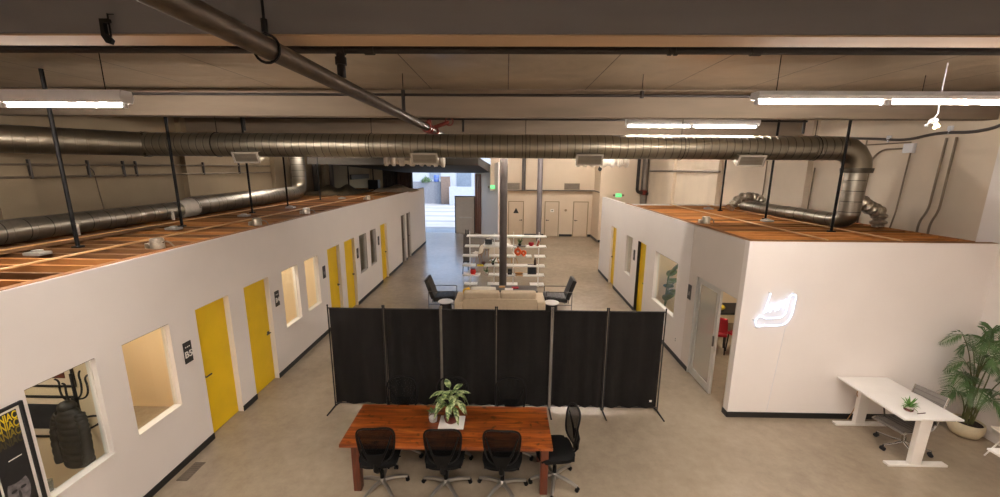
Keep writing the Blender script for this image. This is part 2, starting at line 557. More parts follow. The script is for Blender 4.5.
def wall_mesh(mb, axis, p0, p1, u0, u1, z0, z1, holes):
    """wall lying in the plane axis=const between p0 and p1, running u0..u1, with rectangular holes (u0,u1,z0,z1)"""
    us = sorted({u0, u1, *[h[0] for h in holes], *[h[1] for h in holes]})
    zs = sorted({z0, z1, *[h[2] for h in holes], *[h[3] for h in holes]})
    us = [u for u in us if u0 - 1e-6 <= u <= u1 + 1e-6]
    zs = [z for z in zs if z0 - 1e-6 <= z <= z1 + 1e-6]
    def solid(i, j):
        if i < 0 or j < 0 or i >= len(us) - 1 or j >= len(zs) - 1:
            return False
        cu, cz = (us[i] + us[i + 1]) / 2, (zs[j] + zs[j + 1]) / 2
        return not any(h[0] < cu < h[1] and h[2] < cz < h[3] for h in holes)
    cache = {}
    def vv(p, u, z):
        k = (p, round(u, 5), round(z, 5))
        if k not in cache:
            cache[k] = mb.bm.verts.new((p, u, z) if axis == 0 else (u, p, z))
        return cache[k]
    for i in range(len(us) - 1):
        for j in range(len(zs) - 1):
            if not solid(i, j):
                continue
            a, b, c, d = us[i], us[i + 1], zs[j], zs[j + 1]
            mb.bm.faces.new((vv(p0, a, c), vv(p0, b, c), vv(p0, b, d), vv(p0, a, d)))
            mb.bm.faces.new((vv(p1, a, c), vv(p1, a, d), vv(p1, b, d), vv(p1, b, c)))
            if not solid(i - 1, j):
                mb.bm.faces.new((vv(p0, a, c), vv(p0, a, d), vv(p1, a, d), vv(p1, a, c)))
            if not solid(i + 1, j):
                mb.bm.faces.new((vv(p0, b, c), vv(p1, b, c), vv(p1, b, d), vv(p0, b, d)))
            if not solid(i, j - 1):
                mb.bm.faces.new((vv(p0, a, c), vv(p1, a, c), vv(p1, b, c), vv(p0, b, c)))
            if not solid(i, j + 1):
                mb.bm.faces.new((vv(p0, a, d), vv(p0, b, d), vv(p1, b, d), vv(p1, a, d)))
    return mb

def struct(name, mb, mat, label, cat, world_kind='structure'):
    o = mb.build(name, mat)
    return tag(o, label, cat, kind='structure')

def bez(p0, p1, p2, n=10):
    p0, p1, p2 = Vector(p0), Vector(p1), Vector(p2)
    return [p0 * (1 - t) ** 2 + p1 * 2 * t * (1 - t) + p2 * t * t for t in [i / n for i in range(n + 1)]]

def rounded(pts, r, n=5):
    """polyline with its corners rounded"""
    pts = [Vector(p) for p in pts]
    out = [pts[0]]
    for a, b, c in zip(pts, pts[1:], pts[2:]):
        d0, d1 = (a - b), (c - b)
        k = min(r, d0.length * 0.49, d1.length * 0.49)
        out += bez(b + d0.normalized() * k, b, b + d1.normalized() * k, n)
    out.append(pts[-1])
    return out
# ================================================================ camera
F_PX, PITCH, ROLL, YAW, CAM_H = 397.03, 0.20142066, 0.00696456, -0.01574013, 4.155
cd = bpy.data.cameras.new('camera')
cam = bpy.data.objects.new('camera', cd)
COL.objects.link(cam)
cd.sensor_width = 36.0
cd.sensor_fit = 'HORIZONTAL'
cd.lens = 36.0 * F_PX / 1000.0
cd.clip_start = 0.05
cd.clip_end = 300
fw = Vector((math.sin(YAW) * math.cos(PITCH), math.cos(YAW) * math.cos(PITCH), -math.sin(PITCH)))
rt = Vector((math.cos(YAW), -math.sin(YAW), 0))
up = rt.cross(fw)
r2 = rt * math.cos(ROLL) + up * math.sin(ROLL)
u2 = -rt * math.sin(ROLL) + up * math.cos(ROLL)
cam.matrix_world = Matrix(((r2.x, u2.x, -fw.x, 0), (r2.y, u2.y, -fw.y, 0), (r2.z, u2.z, -fw.z, CAM_H), (0, 0, 0, 1)))
scene.camera = cam
scene.view_settings.view_transform = 'Standard'
scene.view_settings.look = 'None'
scene.view_settings.gamma = 1.0
scene.view_settings.use_curve_mapping = False
scene.view_settings.exposure = 1.08
scene.cycles.use_denoising = True
scene.cycles.max_bounces = 10
scene.cycles.diffuse_bounces = 6
scene.cycles.transparent_max_bounces = 16
scene.cycles.sample_clamp_indirect = 6.0
scene.cycles.caustics_reflective = False
scene.cycles.caustics_refractive = False

# world: plain daylight seen only through the loading door
w = bpy.data.worlds.new('daylight')
scene.world = w
w.use_nodes = True
nt = w.node_tree
bg = nt.nodes['Background']
sky = nt.nodes.new('ShaderNodeTexSky')
sky.sky_type = 'NISHITA'
sky.sun_disc = False
sky.sun_elevation = math.radians(50)
sky.sun_rotation = math.radians(120)
nt.links.new(sky.outputs[0], bg.inputs['Color'])
bg.inputs['Strength'].default_value = 0.5
sd = bpy.data.lights.new('sun', 'SUN')
sd.energy = 1.7
sd.angle = math.radians(1)
sd.color = (1, 0.96, 0.9)
so = bpy.data.objects.new('sun', sd)
COL.objects.link(so)
so.location = (20, 20, 30)
so.rotation_euler = Vector((-0.75, 0.35, -0.9)).to_track_quat('-Z', 'Y').to_euler()

# ================================================================ setting
XL, XR, HW = -4.5, 3.8, 3.04           # office fronts, office wall height
WL, WR, YB, ZC = -8.6, 7.75, 25.2, 5.37  # warehouse shell
BB, BT = 4.95, ZC
b = MB(); b.box((WL - .2, -6.2, -.2), (WR + .2, YB + .15, 0))
struct('floor', b, 'concrete', 'polished brown-grey concrete floor', 'floor')
b = MB(); b.box((WL - .2, -6.2, ZC), (WR + .2, YB + .15, ZC + .15))
struct('ceiling', b, 'insulation', 'foil-faced insulation between the ceiling beams', 'ceiling')
b = MB(); b.box((WL - .2, -6.2, 0), (WL, YB + .15, ZC))
for y in (2.7, 6.8, 10.85, 14.9, 18.9):
    b.box((WL, y - .3, 0), (WL + .14, y + .25, ZC))
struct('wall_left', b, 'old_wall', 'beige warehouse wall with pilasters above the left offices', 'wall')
b = MB(); b.box((WR, -6.2, 0), (WR + .2, YB + .15, ZC))
for y in (10.7, 15.0, 18.9):
    b.box((WR - .14, y - .3, 0), (WR, y + .3, ZC))
struct('wall_right', b, 'old_wall_lit', 'beige warehouse wall with pilasters above the right office', 'wall')
b = MB(); b.box((WR - .12, -6.0, 0), (WR, 6.48, ZC))
struct('wall_right_near', b, 'white_wall', 'white thicker stretch of the right warehouse wall by the palm', 'wall')
b = MB(); b.box((WL, -6.2, 0), (WR - .12, -6.0, ZC))
struct('wall_front', b, 'white_wall', 'white warehouse wall behind the viewer', 'wall')
GX0, GX1, GZ = -5.94, -2.0, 3.8
b = MB(); wall_mesh(b, 1, YB, YB + .15, WL, -1.9, 0, ZC, [(GX0, GX1, -0.01, GZ)])
struct('wall_back', b, 'dark_soffit', 'dark wall around the open loading door', 'wall')
b = MB(); b.box((WL + .02, YB - .04, 0), (-7.8, YB - .005, ZC))
struct('wall_back_patch', b, 'old_wall', 'beige end of the back wall beside the dark panels', 'wall')
# oblique white wall beside the loading door
b = MB()
b.prism([(-2.0, 0), (-0.5, 0), (-0.5, 4.45), (-2.0, GZ)], .1, lambda u, v, q: (u + q * .85, 25.2 - (u + 2.0) * 1.56 + q * .5, v))
struct('wall_loading', b, 'white_wall', 'white angled wall beside the loading door', 'wall')
b = MB()
b.box((-7.05, 14.2, 4.22), (-1.0, 14.55, BB))
b.prism([(14.56, 4.22), (YB, GZ), (YB, 4.3), (14.56, 4.5)], 5.4, lambda u, v, q: (-6.4 + q, u, v))
struct('trim_1', b, 'header_brown', 'dark brown header over the loading bay', 'trim')
# rest rooms at the back
b = MB(); b.box((-.45, 24.3, 0), (5.2, 24.45, 2.85)); b.box((-.45, 22.9, 0), (-.35, 24.3, 2.85))
struct('wall_restroom', b, 'cream_back', 'cream rest room wall with three doors', 'wall')
b = MB(); b.box((-.95, 23.95, 2.83), (5.2, 24.5, ZC)); b.box((-.95, 23.2, 2.83), (-.3, 23.95, ZC))
struct('wall_upper', b, 'cream_back', 'beige upper wall above the rest rooms', 'wall')
b = MB(); b.box((-.3, 23.90, 2.80), (5.2, 23.95, 2.86)); b.box((5.17, 22.5, 2.80), (5.2, 23.9, 2.86))
struct('trim_2', b, 'dark_grey', 'thin dark ledge above the rest room doors', 'trim')
b = MB(); b.box((5.2, 22.5, 0), (5.3, 24.5, ZC))
struct('wall_jog', b, 'cream_back', 'short cream return wall beside the rest rooms', 'wall')
b = MB(); b.box((5.2, 22.4, 0), (WR, 22.5, ZC))
struct('wall_far', b, 'cream_back', 'cream far wall behind the right office', 'wall')

# beams
for i, y in enumerate((-1.35, 2.63, 6.68, 10.73, 14.78, 18.83, 21.4)):
    b = MB(); b.box((WL, y, BB), (WR, y + .21, BT), .006, 1)
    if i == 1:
        fl = MB(); fl.box((WL, y, BB - .012), (WR, y + .21, BB - .0005), .002, 1); fl = fl.build('underside_tint', 'warm_underside')
    ords = ['behind the viewer', 'nearest the viewer', 'second in view, above the hanging lamps', 'third in view, just behind the round duct', 'above the loading bay header', 'in front of the rest rooms', 'at the far wall']
    o = b.build('ceiling_beam', 'beam_shaded' if i == 1 else 'beam')
    tag(o, 'wide painted ceiling beam ' + ords[i], 'beam', 'ceiling beams', 'structure')
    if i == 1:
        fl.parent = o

# ---------------------------------------------------------------- left offices
DH = 2.1
LD = [(5.38, 6.08), (6.46, 7.18), (9.69, 10.42), (10.75, 11.50), (13.95, 14.72), (16.77, 17.42), (17.69, 18.38)]
LW = [(3.30, 3.95), (4.26, 4.92), (7.62, 8.24), (8.54, 9.18), (11.88, 12.52), (12.86, 13.44)]
holes = [(a, c, -0.01, DH) for a, c in LD] + [(a, c, .88, 2.08) for a, c in LW]
b = MB(); wall_mesh(b, 0, XL, XL - .12, 1.0, 21.8, 0, HW, holes)
struct('wall_office_left', b, 'white_wall', 'long white office front on the left', 'wall')
b = MB(); b.box((WL, 21.68, 0), (XL - .12, 21.8, HW - .05))
struct('wall_office_left_end', b, 'white_wall', 'far end wall of the left offices', 'wall')
b = MB(); b.box((WL, 1.0, 0), (XL - .12, 1.1, HW - .05))
struct('wall_office_left_start', b, 'white_wall', 'near end wall of the left offices', 'wall')
b = MB(); b.box((WL + .15, 1.1, 0), (WL + .25, 21.68, 2.72))
struct('wall_office_left_back', b, 'cream_wall', 'cream back wall inside the left offices', 'wall')
for y in (4.16, 6.18, 9.42, 10.52, 11.62, 13.70, 16.0):
    b = MB(); b.box((WL + .25, y, 0), (XL - .12, y + .08, 2.72))
    o = b.build('wall_partition', 'cream_wall')
    tag(o, 'cream partition between left offices at the %s' % {4.16: 'first window', 6.18: 'first yellow door', 9.42: 'fourth window', 10.52: 'third yellow door', 11.62: 'fourth yellow door', 13.70: 'sixth window', 16.0: 'last yellow door'}[y], 'wall', None, 'structure')
b = MB(); b.box((WL + .15, 1.1, 2.72), (XL - .12, 21.68, 2.77))
struct('ceiling_office_left', b, 'gyp', 'plasterboard ceiling under the left roof joists', 'ceiling')

DN = [0]
def door(axis, plane, sgn, a, c, mat, where, handle_at_far=True, black=False, h=DH):
    """flush door set back in its opening; sgn points into the hall"""
    DN[0] += 1
    x1 = plane - sgn * .085
    x0 = plane - sgn * .115
    b = MB()
    if axis == 0:
        b.box((x0, a + .005, .01), (x1, c - .005, h - .005), .002, 1)
    else:
        b.box((a + .005, x0, .01), (c - .005, x1, h - .005), .002, 1)
    d = b.build('door_%d' % DN[0], mat)
    tag(d, where, 'door', None, 'structure')
    u = (c - .07) if handle_at_far else (a + .07)
    s2 = -1 if handle_at_far else 1
    b = MB()
    if axis == 0:
        b.cyl((x1, u, 1.0), (x1 + sgn * .012, u, 1.0), .028, n=14)
        b.cyl((x1, u, 1.0), (x1 + sgn * .05, u, 1.0), .011, n=10)
        b.bar((x1 + sgn * .05, u - s2 * .012, 1.0), (x1 + sgn * .05, u + s2 * .11, 1.0), .016, .02, .004)
    else:
        b.cyl((u, x1, 1.0), (u, x1 + sgn * .012, 1.0), .028, n=14)
        b.cyl((u, x1, 1.0), (u, x1 + sgn * .05, 1.0), .011, n=10)
        b.bar((u - s2 * .012, x1 + sgn * .05, 1.0), (u + s2 * .11, x1 + sgn * .05, 1.0), .016, .02, .004)
    b.build('door_handle', 'dark_grey', d)
    if black:
        b = MB()
        b.box((plane - sgn * .12, c - .006, 0), (plane - sgn * .004, c - .001, h)) 
        b.build('door_frame', 'ink', d)
    return d
nm = ['yellow flush door just past the plate lettered B5', 'yellow flush door just before the plate lettered B4', 'third yellow door along the left office front', 'fourth yellow door along the left office front', 'last yellow door along the left office front', 'first narrow brown door near the far end of the left offices', 'second narrow brown door near the far end of the left offices']
for i, (a, c) in enumerate(LD):
    door(0, XL, 1, a, c, 'yellow_door' if i < 5 else 'brown_door', nm[i], handle_at_far=(i != 0))

WN = [0]
def window(plane, sgn, a, c, z0, z1, label, glassmat='glass'):
    WN[0] += 1
    b = MB()
    t = .013
    x0, x1 = plane - sgn * .10, plane - sgn * .055
    b.box((x0, a, z0), (x1, a + t, z1)); b.box((x0, c - t, z0), (x1, c, z1))
    b.box((x0, a + t, z0), (x1, c - t, z0 + t)); b.box((x0, a + t, z1 - t), (x1, c - t, z1))
    o = b.build('window_%d' % WN[0], 'white_trim')
    tag(o, label, 'window', None, 'structure')
    b = MB(); b.box((plane - sgn * .082, a + t, z0 + t), (plane - sgn * .076, c - t, z1 - t))
    b.build('window_pane', glassmat, o)
    b = MB(); b.box((plane - sgn * .005, a + .001, z1 - .007), (plane - sgn * .05, c - .001, z1 - .001))
    b.build('window_head', 'brown_door', o)
    b = MB(); b.box((plane - sgn * .055, a + .001, z0 + .001), (plane + sgn * .012, c - .001, z0 + .014))
    b.build('window_sill', 'white_trim', o)
    return o
wn = ['office window with the hanging black jacket behind it', 'office window into the empty cream room', 'first of the pair of windows past the plate lettered B4', 'second of the pair of windows past the plate lettered B4', 'dim window just past the fourth yellow door', 'dim window just before the last yellow door on the left']
for (a, c), l in zip(LW, wn):
    window(XL, 1, a, c, .88, 2.08, l)

# ---------------------------------------------------------------- right office
RD = [(10.62, 11.30), (13.60, 14.28)]
RW = [(8.58, 9.94), (11.82, 12.42)]
holes = [(a, c, -0.01, DH + .02) for a, c in RD] + [(RW[0][0], RW[0][1], .84, 2.1), (RW[1][0], RW[1][1], .9, 2.1)]
b = MB(); wall_mesh(b, 0, XR, XR + .12, 8.02, 15.9, 0, HW, holes)
struct('wall_office_right', b, 'white_wall', 'white office front on the right', 'wall')
b = MB(); wall_mesh(b, 0, XR + .004, XR + .12, 6.16, 8.02, 0, HW, [(6.30, 7.68, -0.01, 2.07)])
struct('wall_office_right_near', b, 'grey_wall', 'greyish white wall with the sliding glass door', 'wall')
b = MB(); b.box((XR + .002, 6.15, 0), (WR - .12, 6.27, HW + .01))
struct('wall_office_right_front', b, 'white_wall', 'white office wall carrying the glowing neon sign', 'wall')
b = MB(); b.box((XR + .12, 12.95, 0), (WR, 13.05, HW - .02))
struct('wall_office_right_end', b, 'white_wall', 'far end wall under the right office roof', 'wall')
b = MB(); b.box((XR + .12, 10.42, 0), (WR, 10.52, 2.72))
o = b.build('wall_partition', 'cream_wall'); tag(o, 'cream partition behind the red chairs in the right office', 'wall', None, 'structure')
b = MB(); b.box((XR + .12, 6.27, 2.72), (WR, 12.95, 2.77))
struct('ceiling_office_right', b, 'gyp', 'plasterboard ceiling under the right roof joists', 'ceiling')
door(0, XR, -1, RD[0][0], RD[0][1], 'yellow_door', 'yellow door with a black jamb beside the window with the plant', False, black=True, h=2.12)
door(0, XR, -1, RD[1][0], RD[1][1], 'yellow_door', 'yellow door at the far end of the right office front', True, h=2.12)
window(XR, -1, RW[0][0], RW[0][1], .84, 2.1, 'large right office window with a big-leaved plant behind it')
window(XR, -1, RW[1][0], RW[1][1], .9, 2.1, 'small right office window between the two yellow doors')
# sliding glass door: fixed opening, leaf over its far half
b = MB()
X0, X1 = XR + .03, XR + .075
ya, yc = 6.84, 7.66
b.box((X0, ya, .01), (X1, ya + .09, 2.05)); b.box((X0, yc - .09, .01), (X1, yc, 2.05))
b.box((X0, ya + .09, .01), (X1, yc - .09, .16)); b.box((X0, ya + .09, 1.95), (X1, yc - .09, 2.05))
DN[0] += 1
d = b.build('door_%d' % DN[0], 'alu')
tag(d, 'silver framed sliding glass door, half open', 'door', None, 'structure')
b = MB(); b.box((XR + .05, ya + .09, .16), (XR + .056, yc - .09, 1.95)); b.build('door_pane', 'door_glass', d)
b = MB(); b.box((X0 - .02, ya + .03, .95), (X0, ya + .06, 1.15), .004); b.build('door_handle', 'dark_grey', d)
b = MB(); b.box((XR + .02, 6.30, 2.05), (XR + .1, 7.68, 2.07)); b.box((XR + .0, 7.66, 0), (XR + .1, 7.68, 2.05)); b.build('door_track', 'alu', d)

# rest room doors
for (a, c), l, far in (((.16, 1.0), 'rest room door with a black triangle sign', True), ((2.38, 3.16), 'rest room door with a small white notice', False), ((4.12, 4.93), 'rest room door nearest the return wall', False)):
    DN[0] += 1
    b = MB(); b.box((a, 24.262, .01), (c, 24.296, 2.1), .004, 1)
    d = b.build('door_%d' % DN[0], 'white_door'); tag(d, l, 'door', None, 'structure')
    u = c - .08 if far else a + .08
    b = MB(); b.cyl((u, 24.262, 1.0), (u, 24.21, 1.0), .04, n=12); b.bar((u, 24.21, 1.0), (u + (-.14 if far else .14), 24.21, 1.0), .03, .035, .006)
    b.build('door_handle', 'dark_grey', d)
    b = MB()
    for q in ((a - .06, a - .005), (c + .005, c + .06)):
        b.box((q[0], 24.27, 0), (q[1], 24.299, 2.16))
    b.box((a - .06, 24.27, 2.105), (c + .06, 24.299, 2.16))
    b.build('door_frame', 'old_wall', d)
    if l.endswith('sign'):
        b = MB(); b.prism([(-.17, -.13), (.17, -.13), (0, .2)], .008, lambda p, q, r: (.58 + p, 24.255 - r + .004, 1.55 + q)); b.build('door_sign', 'ink', d)
    elif l.endswith('notice'):
        b = MB(); b.box((2.68, 24.254, 1.5), (2.9, 24.262, 1.68)); s_ = b.build('door_sign', 'paper', d)
        b = MB(); b.box((2.74, 24.25, 1.57), (2.84, 24.254, 1.62)); b.build('sign_mark', 'ink', s_)
# exit door in the loading opening
DN[0] += 1
b = MB(); b.box((-3.22, 25.14, 0.0), (-2.06, 25.19, 2.32), .005, 1)
d = b.build('door_%d' % DN[0], 'steel_door'); tag(d, 'grey steel exit door beside the open loading door', 'door', None, 'structure')
b = MB(); b.box((-3.0, 25.06, .98), (-2.2, 25.10, 1.06), .01); b.box((-2.98, 25.10, .99), (-2.92, 25.14, 1.05)); b.box((-2.28, 25.10, .99), (-2.22, 25.14, 1.05)); b.build('push_bar', 'alu', d)
b = MB()
b.box((-3.28, 25.13, 0), (-3.22, 25.2, 2.38)); b.box((-2.06, 25.13, 0), (-2.0, 25.2, 2.38)); b.box((-3.22, 25.13, 2.32), (-2.06, 25.2, 2.38))
b.build('door_frame', 'dark_grey', d)
# dark vertical panels left of the opening
for i, (a, c) in enumerate(((-7.75, -6.9), (-6.86, -5.98))):
    b = MB(); wavy = []
    n = 24
    b.grid(lambda p, q, a=a, c=c: (a + (c - a) * p, YB - .05 - .025 * math.cos(p * n * PI / 2), .02 + q * 4.6), 48, 1, .01)
    o = b.build('strip_curtain_panel', ['dark_soffit', 'panel_brown'][i]); o.name = 'roll_door_panel'
    tag(o, ['dark brown ribbed panel farther from the loading door', 'dark brown ribbed panel touching the loading door'][i], 'door panel', 'dark ribbed panels', 'structure')

# baseboards
def base_runs(name, runs, label):
    b = MB()
    for a, c in runs:
        b.box(a, c, .003, 1)
    return struct(name, b, 'black_base', label, 'baseboard')
ed = [1.0] + [v for p in LD for v in p] + [21.8]
base_runs('baseboard_left', [((XL, ed[i], 0), (XL + .014, ed[i + 1], .10)) for i in range(0, len(ed), 2)], 'black baseboard along the left office front')
base_runs('baseboard_right', [((XR - .014, 7.70, 0), (XR, RD[0][0], .10)), ((XR - .014, RD[0][1], 0), (XR, RD[1][0], .10)), ((XR - .014, RD[1][1], 0), (XR, 15.9, .10)), ((XR - .014, 6.14, 0), (XR, 6.29, .10))], 'black baseboard along the right office front')
base_runs('baseboard_front', [((XR - .012, 6.136, 0), (WR - .12, 6.15, .10))], 'black baseboard under the neon sign wall')
base_runs('baseboard_back', [((1.1, 24.28, 0), (2.3, 24.3, .14)), ((3.25, 24.28, 0), (4.05, 24.3, .14)), ((5.0, 24.28, 0), (5.2, 24.3, .14)), ((5.18, 22.48, 0), (5.2, 24.28, .14)), ((5.2, 22.38, 0), (WR, 22.4, .14))], 'black baseboard along the rest room wall')

# roof framing
def joists(name, label, x0, x1, y0, y1, step, battens, tones):
    t = thing(name, label, 'roof framing', ((x0 + x1) / 2, (y0 + y1) / 2, 2.77), 0, None, 'structure')
    y = y0
    while y < y1:
        b = MB(); jz = random.uniform(-.006, .006)
        b.box((x0, y, 2.772), (x1 - .041, y + .042, 3.012 + jz), .003, 1)
        b.build('joist', random.choice(tones), t, True)
        y += step
    b = MB(); b.box((x1 - .04, y0 - .1, 2.772), (x1, y1 + .03, 3.016), .003, 1); b.build('ledger', 'joist2', t, True)
    for xx in battens:
        b = MB(); b.box((xx - .022, y0 - .02, 3.019), (xx + .022, y1 - .05, 3.04), .003, 1)
        b.build('strap', 'batten', t, True)
    return t
joists('roof_framing', 'orange wooden joists over the left offices', WL + .15, XL - .122, 1.3, 21.6, .305, (-5.5, -6.7), ('joist0', 'joist0', 'joist1', 'joist1', 'joist2'))
joists('roof_framing', 'orange wooden joists over the right office', XR + .122, WR - .004, 6.5, 12.9, .305, (5.25, 6.45), ('joist1', 'joist2', 'joist2', 'joist3', 'joist3'))

def top_plate(name, label, a, c, y0=None):
    b = MB(); b.box(a, c, .002, 1)
    return struct(name, b, 'joist1', label, 'trim')
top_plate('trim_3', 'wooden top plate along the left office wall', (XL - .121, 1.02, HW + .0005), (XL - .022, 21.78, HW + .007))
top_plate('trim_4', 'wooden top plate along the right office front', (XR + .022, 6.18, HW + .0105), (XR + .121, 12.94, HW + .017))
top_plate('trim_5', 'wooden top plate over the neon sign wall', (XR + .122, 6.172, HW + .0105), (WR - .125, 6.271, HW + .017))

# columns
b = MB(); b.cyl((-.1, 13.05, 0), (-.1, 13.05, ZC), .125, n=24)
struct('column', b, 'col_grey', 'thick dark grey round column behind the sofa', 'column')
b = MB(); b.cyl((1.86, 22.6, 0), (1.86, 22.6, ZC), .15, n=24)
struct('column', b, 'col_light', 'pale grey round column near the rest room doors', 'column')

# floor register
t = thing('floor_vent', 'flat dark floor vent beside the left baseboard', 'vent', (-4.33, 4.7, 0))
b = MB(); b.box((-.075, -.17, 0), (.075, .17, .004)); b.build('vent_plate', 'vent_bronze', t)
for k in range(9):
    b = MB(); b.box((-.06, -.155 + k * .035, .004), (.06, -.14 + k * .035, .0055)); b.build('vent_slat', 'vent_slat', t)
# ================================================================ lamps
def strip_light(x0, x1, y, z, label, n=2, hang=True, group='ceiling strip lights', skirt=False, h=.115, tm='tube'):
    t = thing('strip_light', label, 'lamp', ((x0 + x1) / 2, y, z), 0, group)
    L = x1 - x0
    b = MB()
    b.prism([(-.055, .0), (.055, .0), (.075, h * .45), (.06, h), (-.06, h), (-.075, h * .45)], L, lambda u, v, w: (-L / 2 + w, u, v))
    b.build('housing', 'fixture', t)
    for k in range(n):
        a = -L / 2 + L * k / n + .03
        c = -L / 2 + L * (k + 1) / n - .03
        b = MB(); b.cyl((a, 0, -.022), (c, 0, -.022), .0135, n=8); b.build('tube', tm, t)
        for q in (a, c):
            b = MB(); b.box((q - .02, -.02, -.045), (q + .015, .02, .0), .005, 1); b.build('socket', 'fixture', t)
    if skirt:
        for s_ in (-1, 1):
            b = MB(); b.bar((-L / 2, s_ * .08, -.005), (L / 2, s_ * .08, -.005), .004, .11); b.build('light_cutoff', 'fixture', t)
    if hang:
        for q in (-L * .42, L * .42):
            b = MB(); b.cyl((q, 0, h), (q, 0, ZC - z), .004, n=6); b.build('hanger_wire', 'rod', t)
    return t
strip_light(-6.14, -3.69, 4.0, 4.74, 'long white strip light hanging in front of the left duct')
strip_light(2.33, 4.80, 4.0, 4.80, 'long white strip light with two tubes above the neon sign wall', h=.07)
strip_light(2.28, 4.80, 8.0, 4.97, 'strip light just above the round duct, nearly on the beam')
for y, xs in ((12.7, (-1.4, 1.3)), (13.3, (-7.5,)), (16.8, (-3.3, 1.0, 4.6)), (20.7, (-.6, 2.6))):
    for x in xs:
        strip_light(x, x + 2.44, y, 4.72, 'strip light farther back, hidden by the round duct', group='strip lights behind the duct', tm='tube_far')
for y, xs in ((.3, (-3.6, -.2, 3.0)), (-3.6, (-6.9, -3.6, .6, 3.9))):
    for x in xs:
        strip_light(x, x + 2.44, y, 5.22, 'added fill strip light out of view behind the viewer', group='added fill lights behind the viewer', skirt=True)  # added, unseen fill lamps; skirts keep their light off the near beam

def can(x, y, label, silver=True, seen=True):
    t = thing('can_light', label, 'lamp', (x, y, 3.015), 0, 'recessed can lights on the office roofs')
    if silver:
        b = MB(); b.lathe([(.082, 0), (.082, .125), (.07, .145), (.02, .15)], 18); b.box((-.15, -.045, 0), (-.082, .045, .075), .006, 1); b.build('housing', 'foil', t)
        b = MB(); b.tube(bez((.08, 0, .08), (.15, .02, .14), (.2, .05, .0), 8), .011, 8); b.build('cable', 'conduit', t)
    else:
        b = MB(); b.box((-.11, -.08, 0), (.11, .08, .045), .02, 2); b.lathe([(.06, .045), (.055, .065), (.02, .07)], 16); b.build('housing', 'box_grey', t)
    b = MB(); b.lathe([(.085, -.312), (.085, -.298)], 18); b.build('lens', 'lens', t)
    return t
for i, (x, y) in enumerate(((-4.86, 5.35), (-4.86, 7.6), (-4.86, 9.55), (-4.86, 13.9))):
    can(x, y, 'silver can light on the left roof edge, %s from the viewer' % ['first', 'second', 'third', 'fourth'][i])
for i, (x, y) in enumerate(((-6.0, 4.87), (-6.0, 6.99), (-6.0, 8.95), (-5.95, 10.85), (-5.9, 14.2))):
    can(x, y, 'flat white lamp box between the left joists, %s from the viewer' % ['first', 'second', 'third', 'fourth', 'fifth'][i], False)
can(-5.6, 3.0, 'recessed lamp over the room with the jacket', False)
can(4.26, 8.5, 'silver can light near the edge of the right office roof')
can(5.78, 8.85, 'flat white lamp box in the middle of the right office roof', False)
can(5.8, 11.5, 'flat white lamp box at the far side of the right office roof', False)

# ================================================================ ducts
def ribs(path, r, step=.14, amp=.004):
    """points and radii with raised seams every step metres along a straight run"""
    a, c = Vector(path[0]), Vector(path[1])
    L = (c - a).length
    d = (c - a) / L
    P, R = [a], [r]
    s = step
    while s < L - .03:
        for o_, q in ((-.007, 0), (-.005, amp), (.005, amp), (.007, 0)):
            P.append(a + d * (s + o_)); R.append(r + q)
        s += step
    P.append(c); R.append(r)
    return P, R
def run(name, p0, p1, r, parent, mat='galv', step=.14, n=28):
    b = MB(); P, R = ribs((p0, p1), r, step); b.tube(P, R, n)
    return b.build(name, mat, parent, True, 18)
DY, DZ, DR = 7.85, 4.55, .222
t = thing('spiral_duct', 'large round spiral duct crossing the hall and turning down to the right roof', 'duct', (0, DY, DZ))
run('duct_run', (-7.02, DY, DZ), (6.3, DY, DZ), DR, t, 'galv_x')
run('angled_run', (-7.02, DY, DZ), (-8.42, 5.9, DZ), DR, t)
b = MB(); b.tube([(-6.98, DY, DZ), (-7.02, DY, DZ), (-7.05, DY - .04, DZ)], DR + .016, 28); b.build('duct_collar', 'galv_dark', t, True)
el = [Vector((6.3, DY, DZ))]
for k in range(1, 5):
    a = PI / 2 * k / 4
    el.append(Vector((6.3 + .38 * math.sin(a), DY, DZ - .38 + .38 * math.cos(a))))
P, R = [], []
for i, p in enumerate(el):
    P.append(p); R.append(DR + (.004 if i % 2 else 0))
b = MB(); b.tube(P, R, 28); b.build('elbow', 'galv', t, True, 25)
b = MB(); b.tube([(6.68, DY, 4.19), (6.68, DY, 4.15), (6.68, DY, 4.10)], [DR + .03, DR + .03, DR + .02], 28); b.build('duct_collar', 'galv_dark', t, True)
run('riser', (6.68, DY, 4.12), (6.68, DY, 3.30), .175, t, 'galv_z', step=.2)
b = MB(); b.tube(bez((6.68, DY, 3.32), (6.68, DY, 3.19), (6.66, DY + .22, 3.185), 6), .165, 20); b.build('elbow', 'galv', t, True, 25)
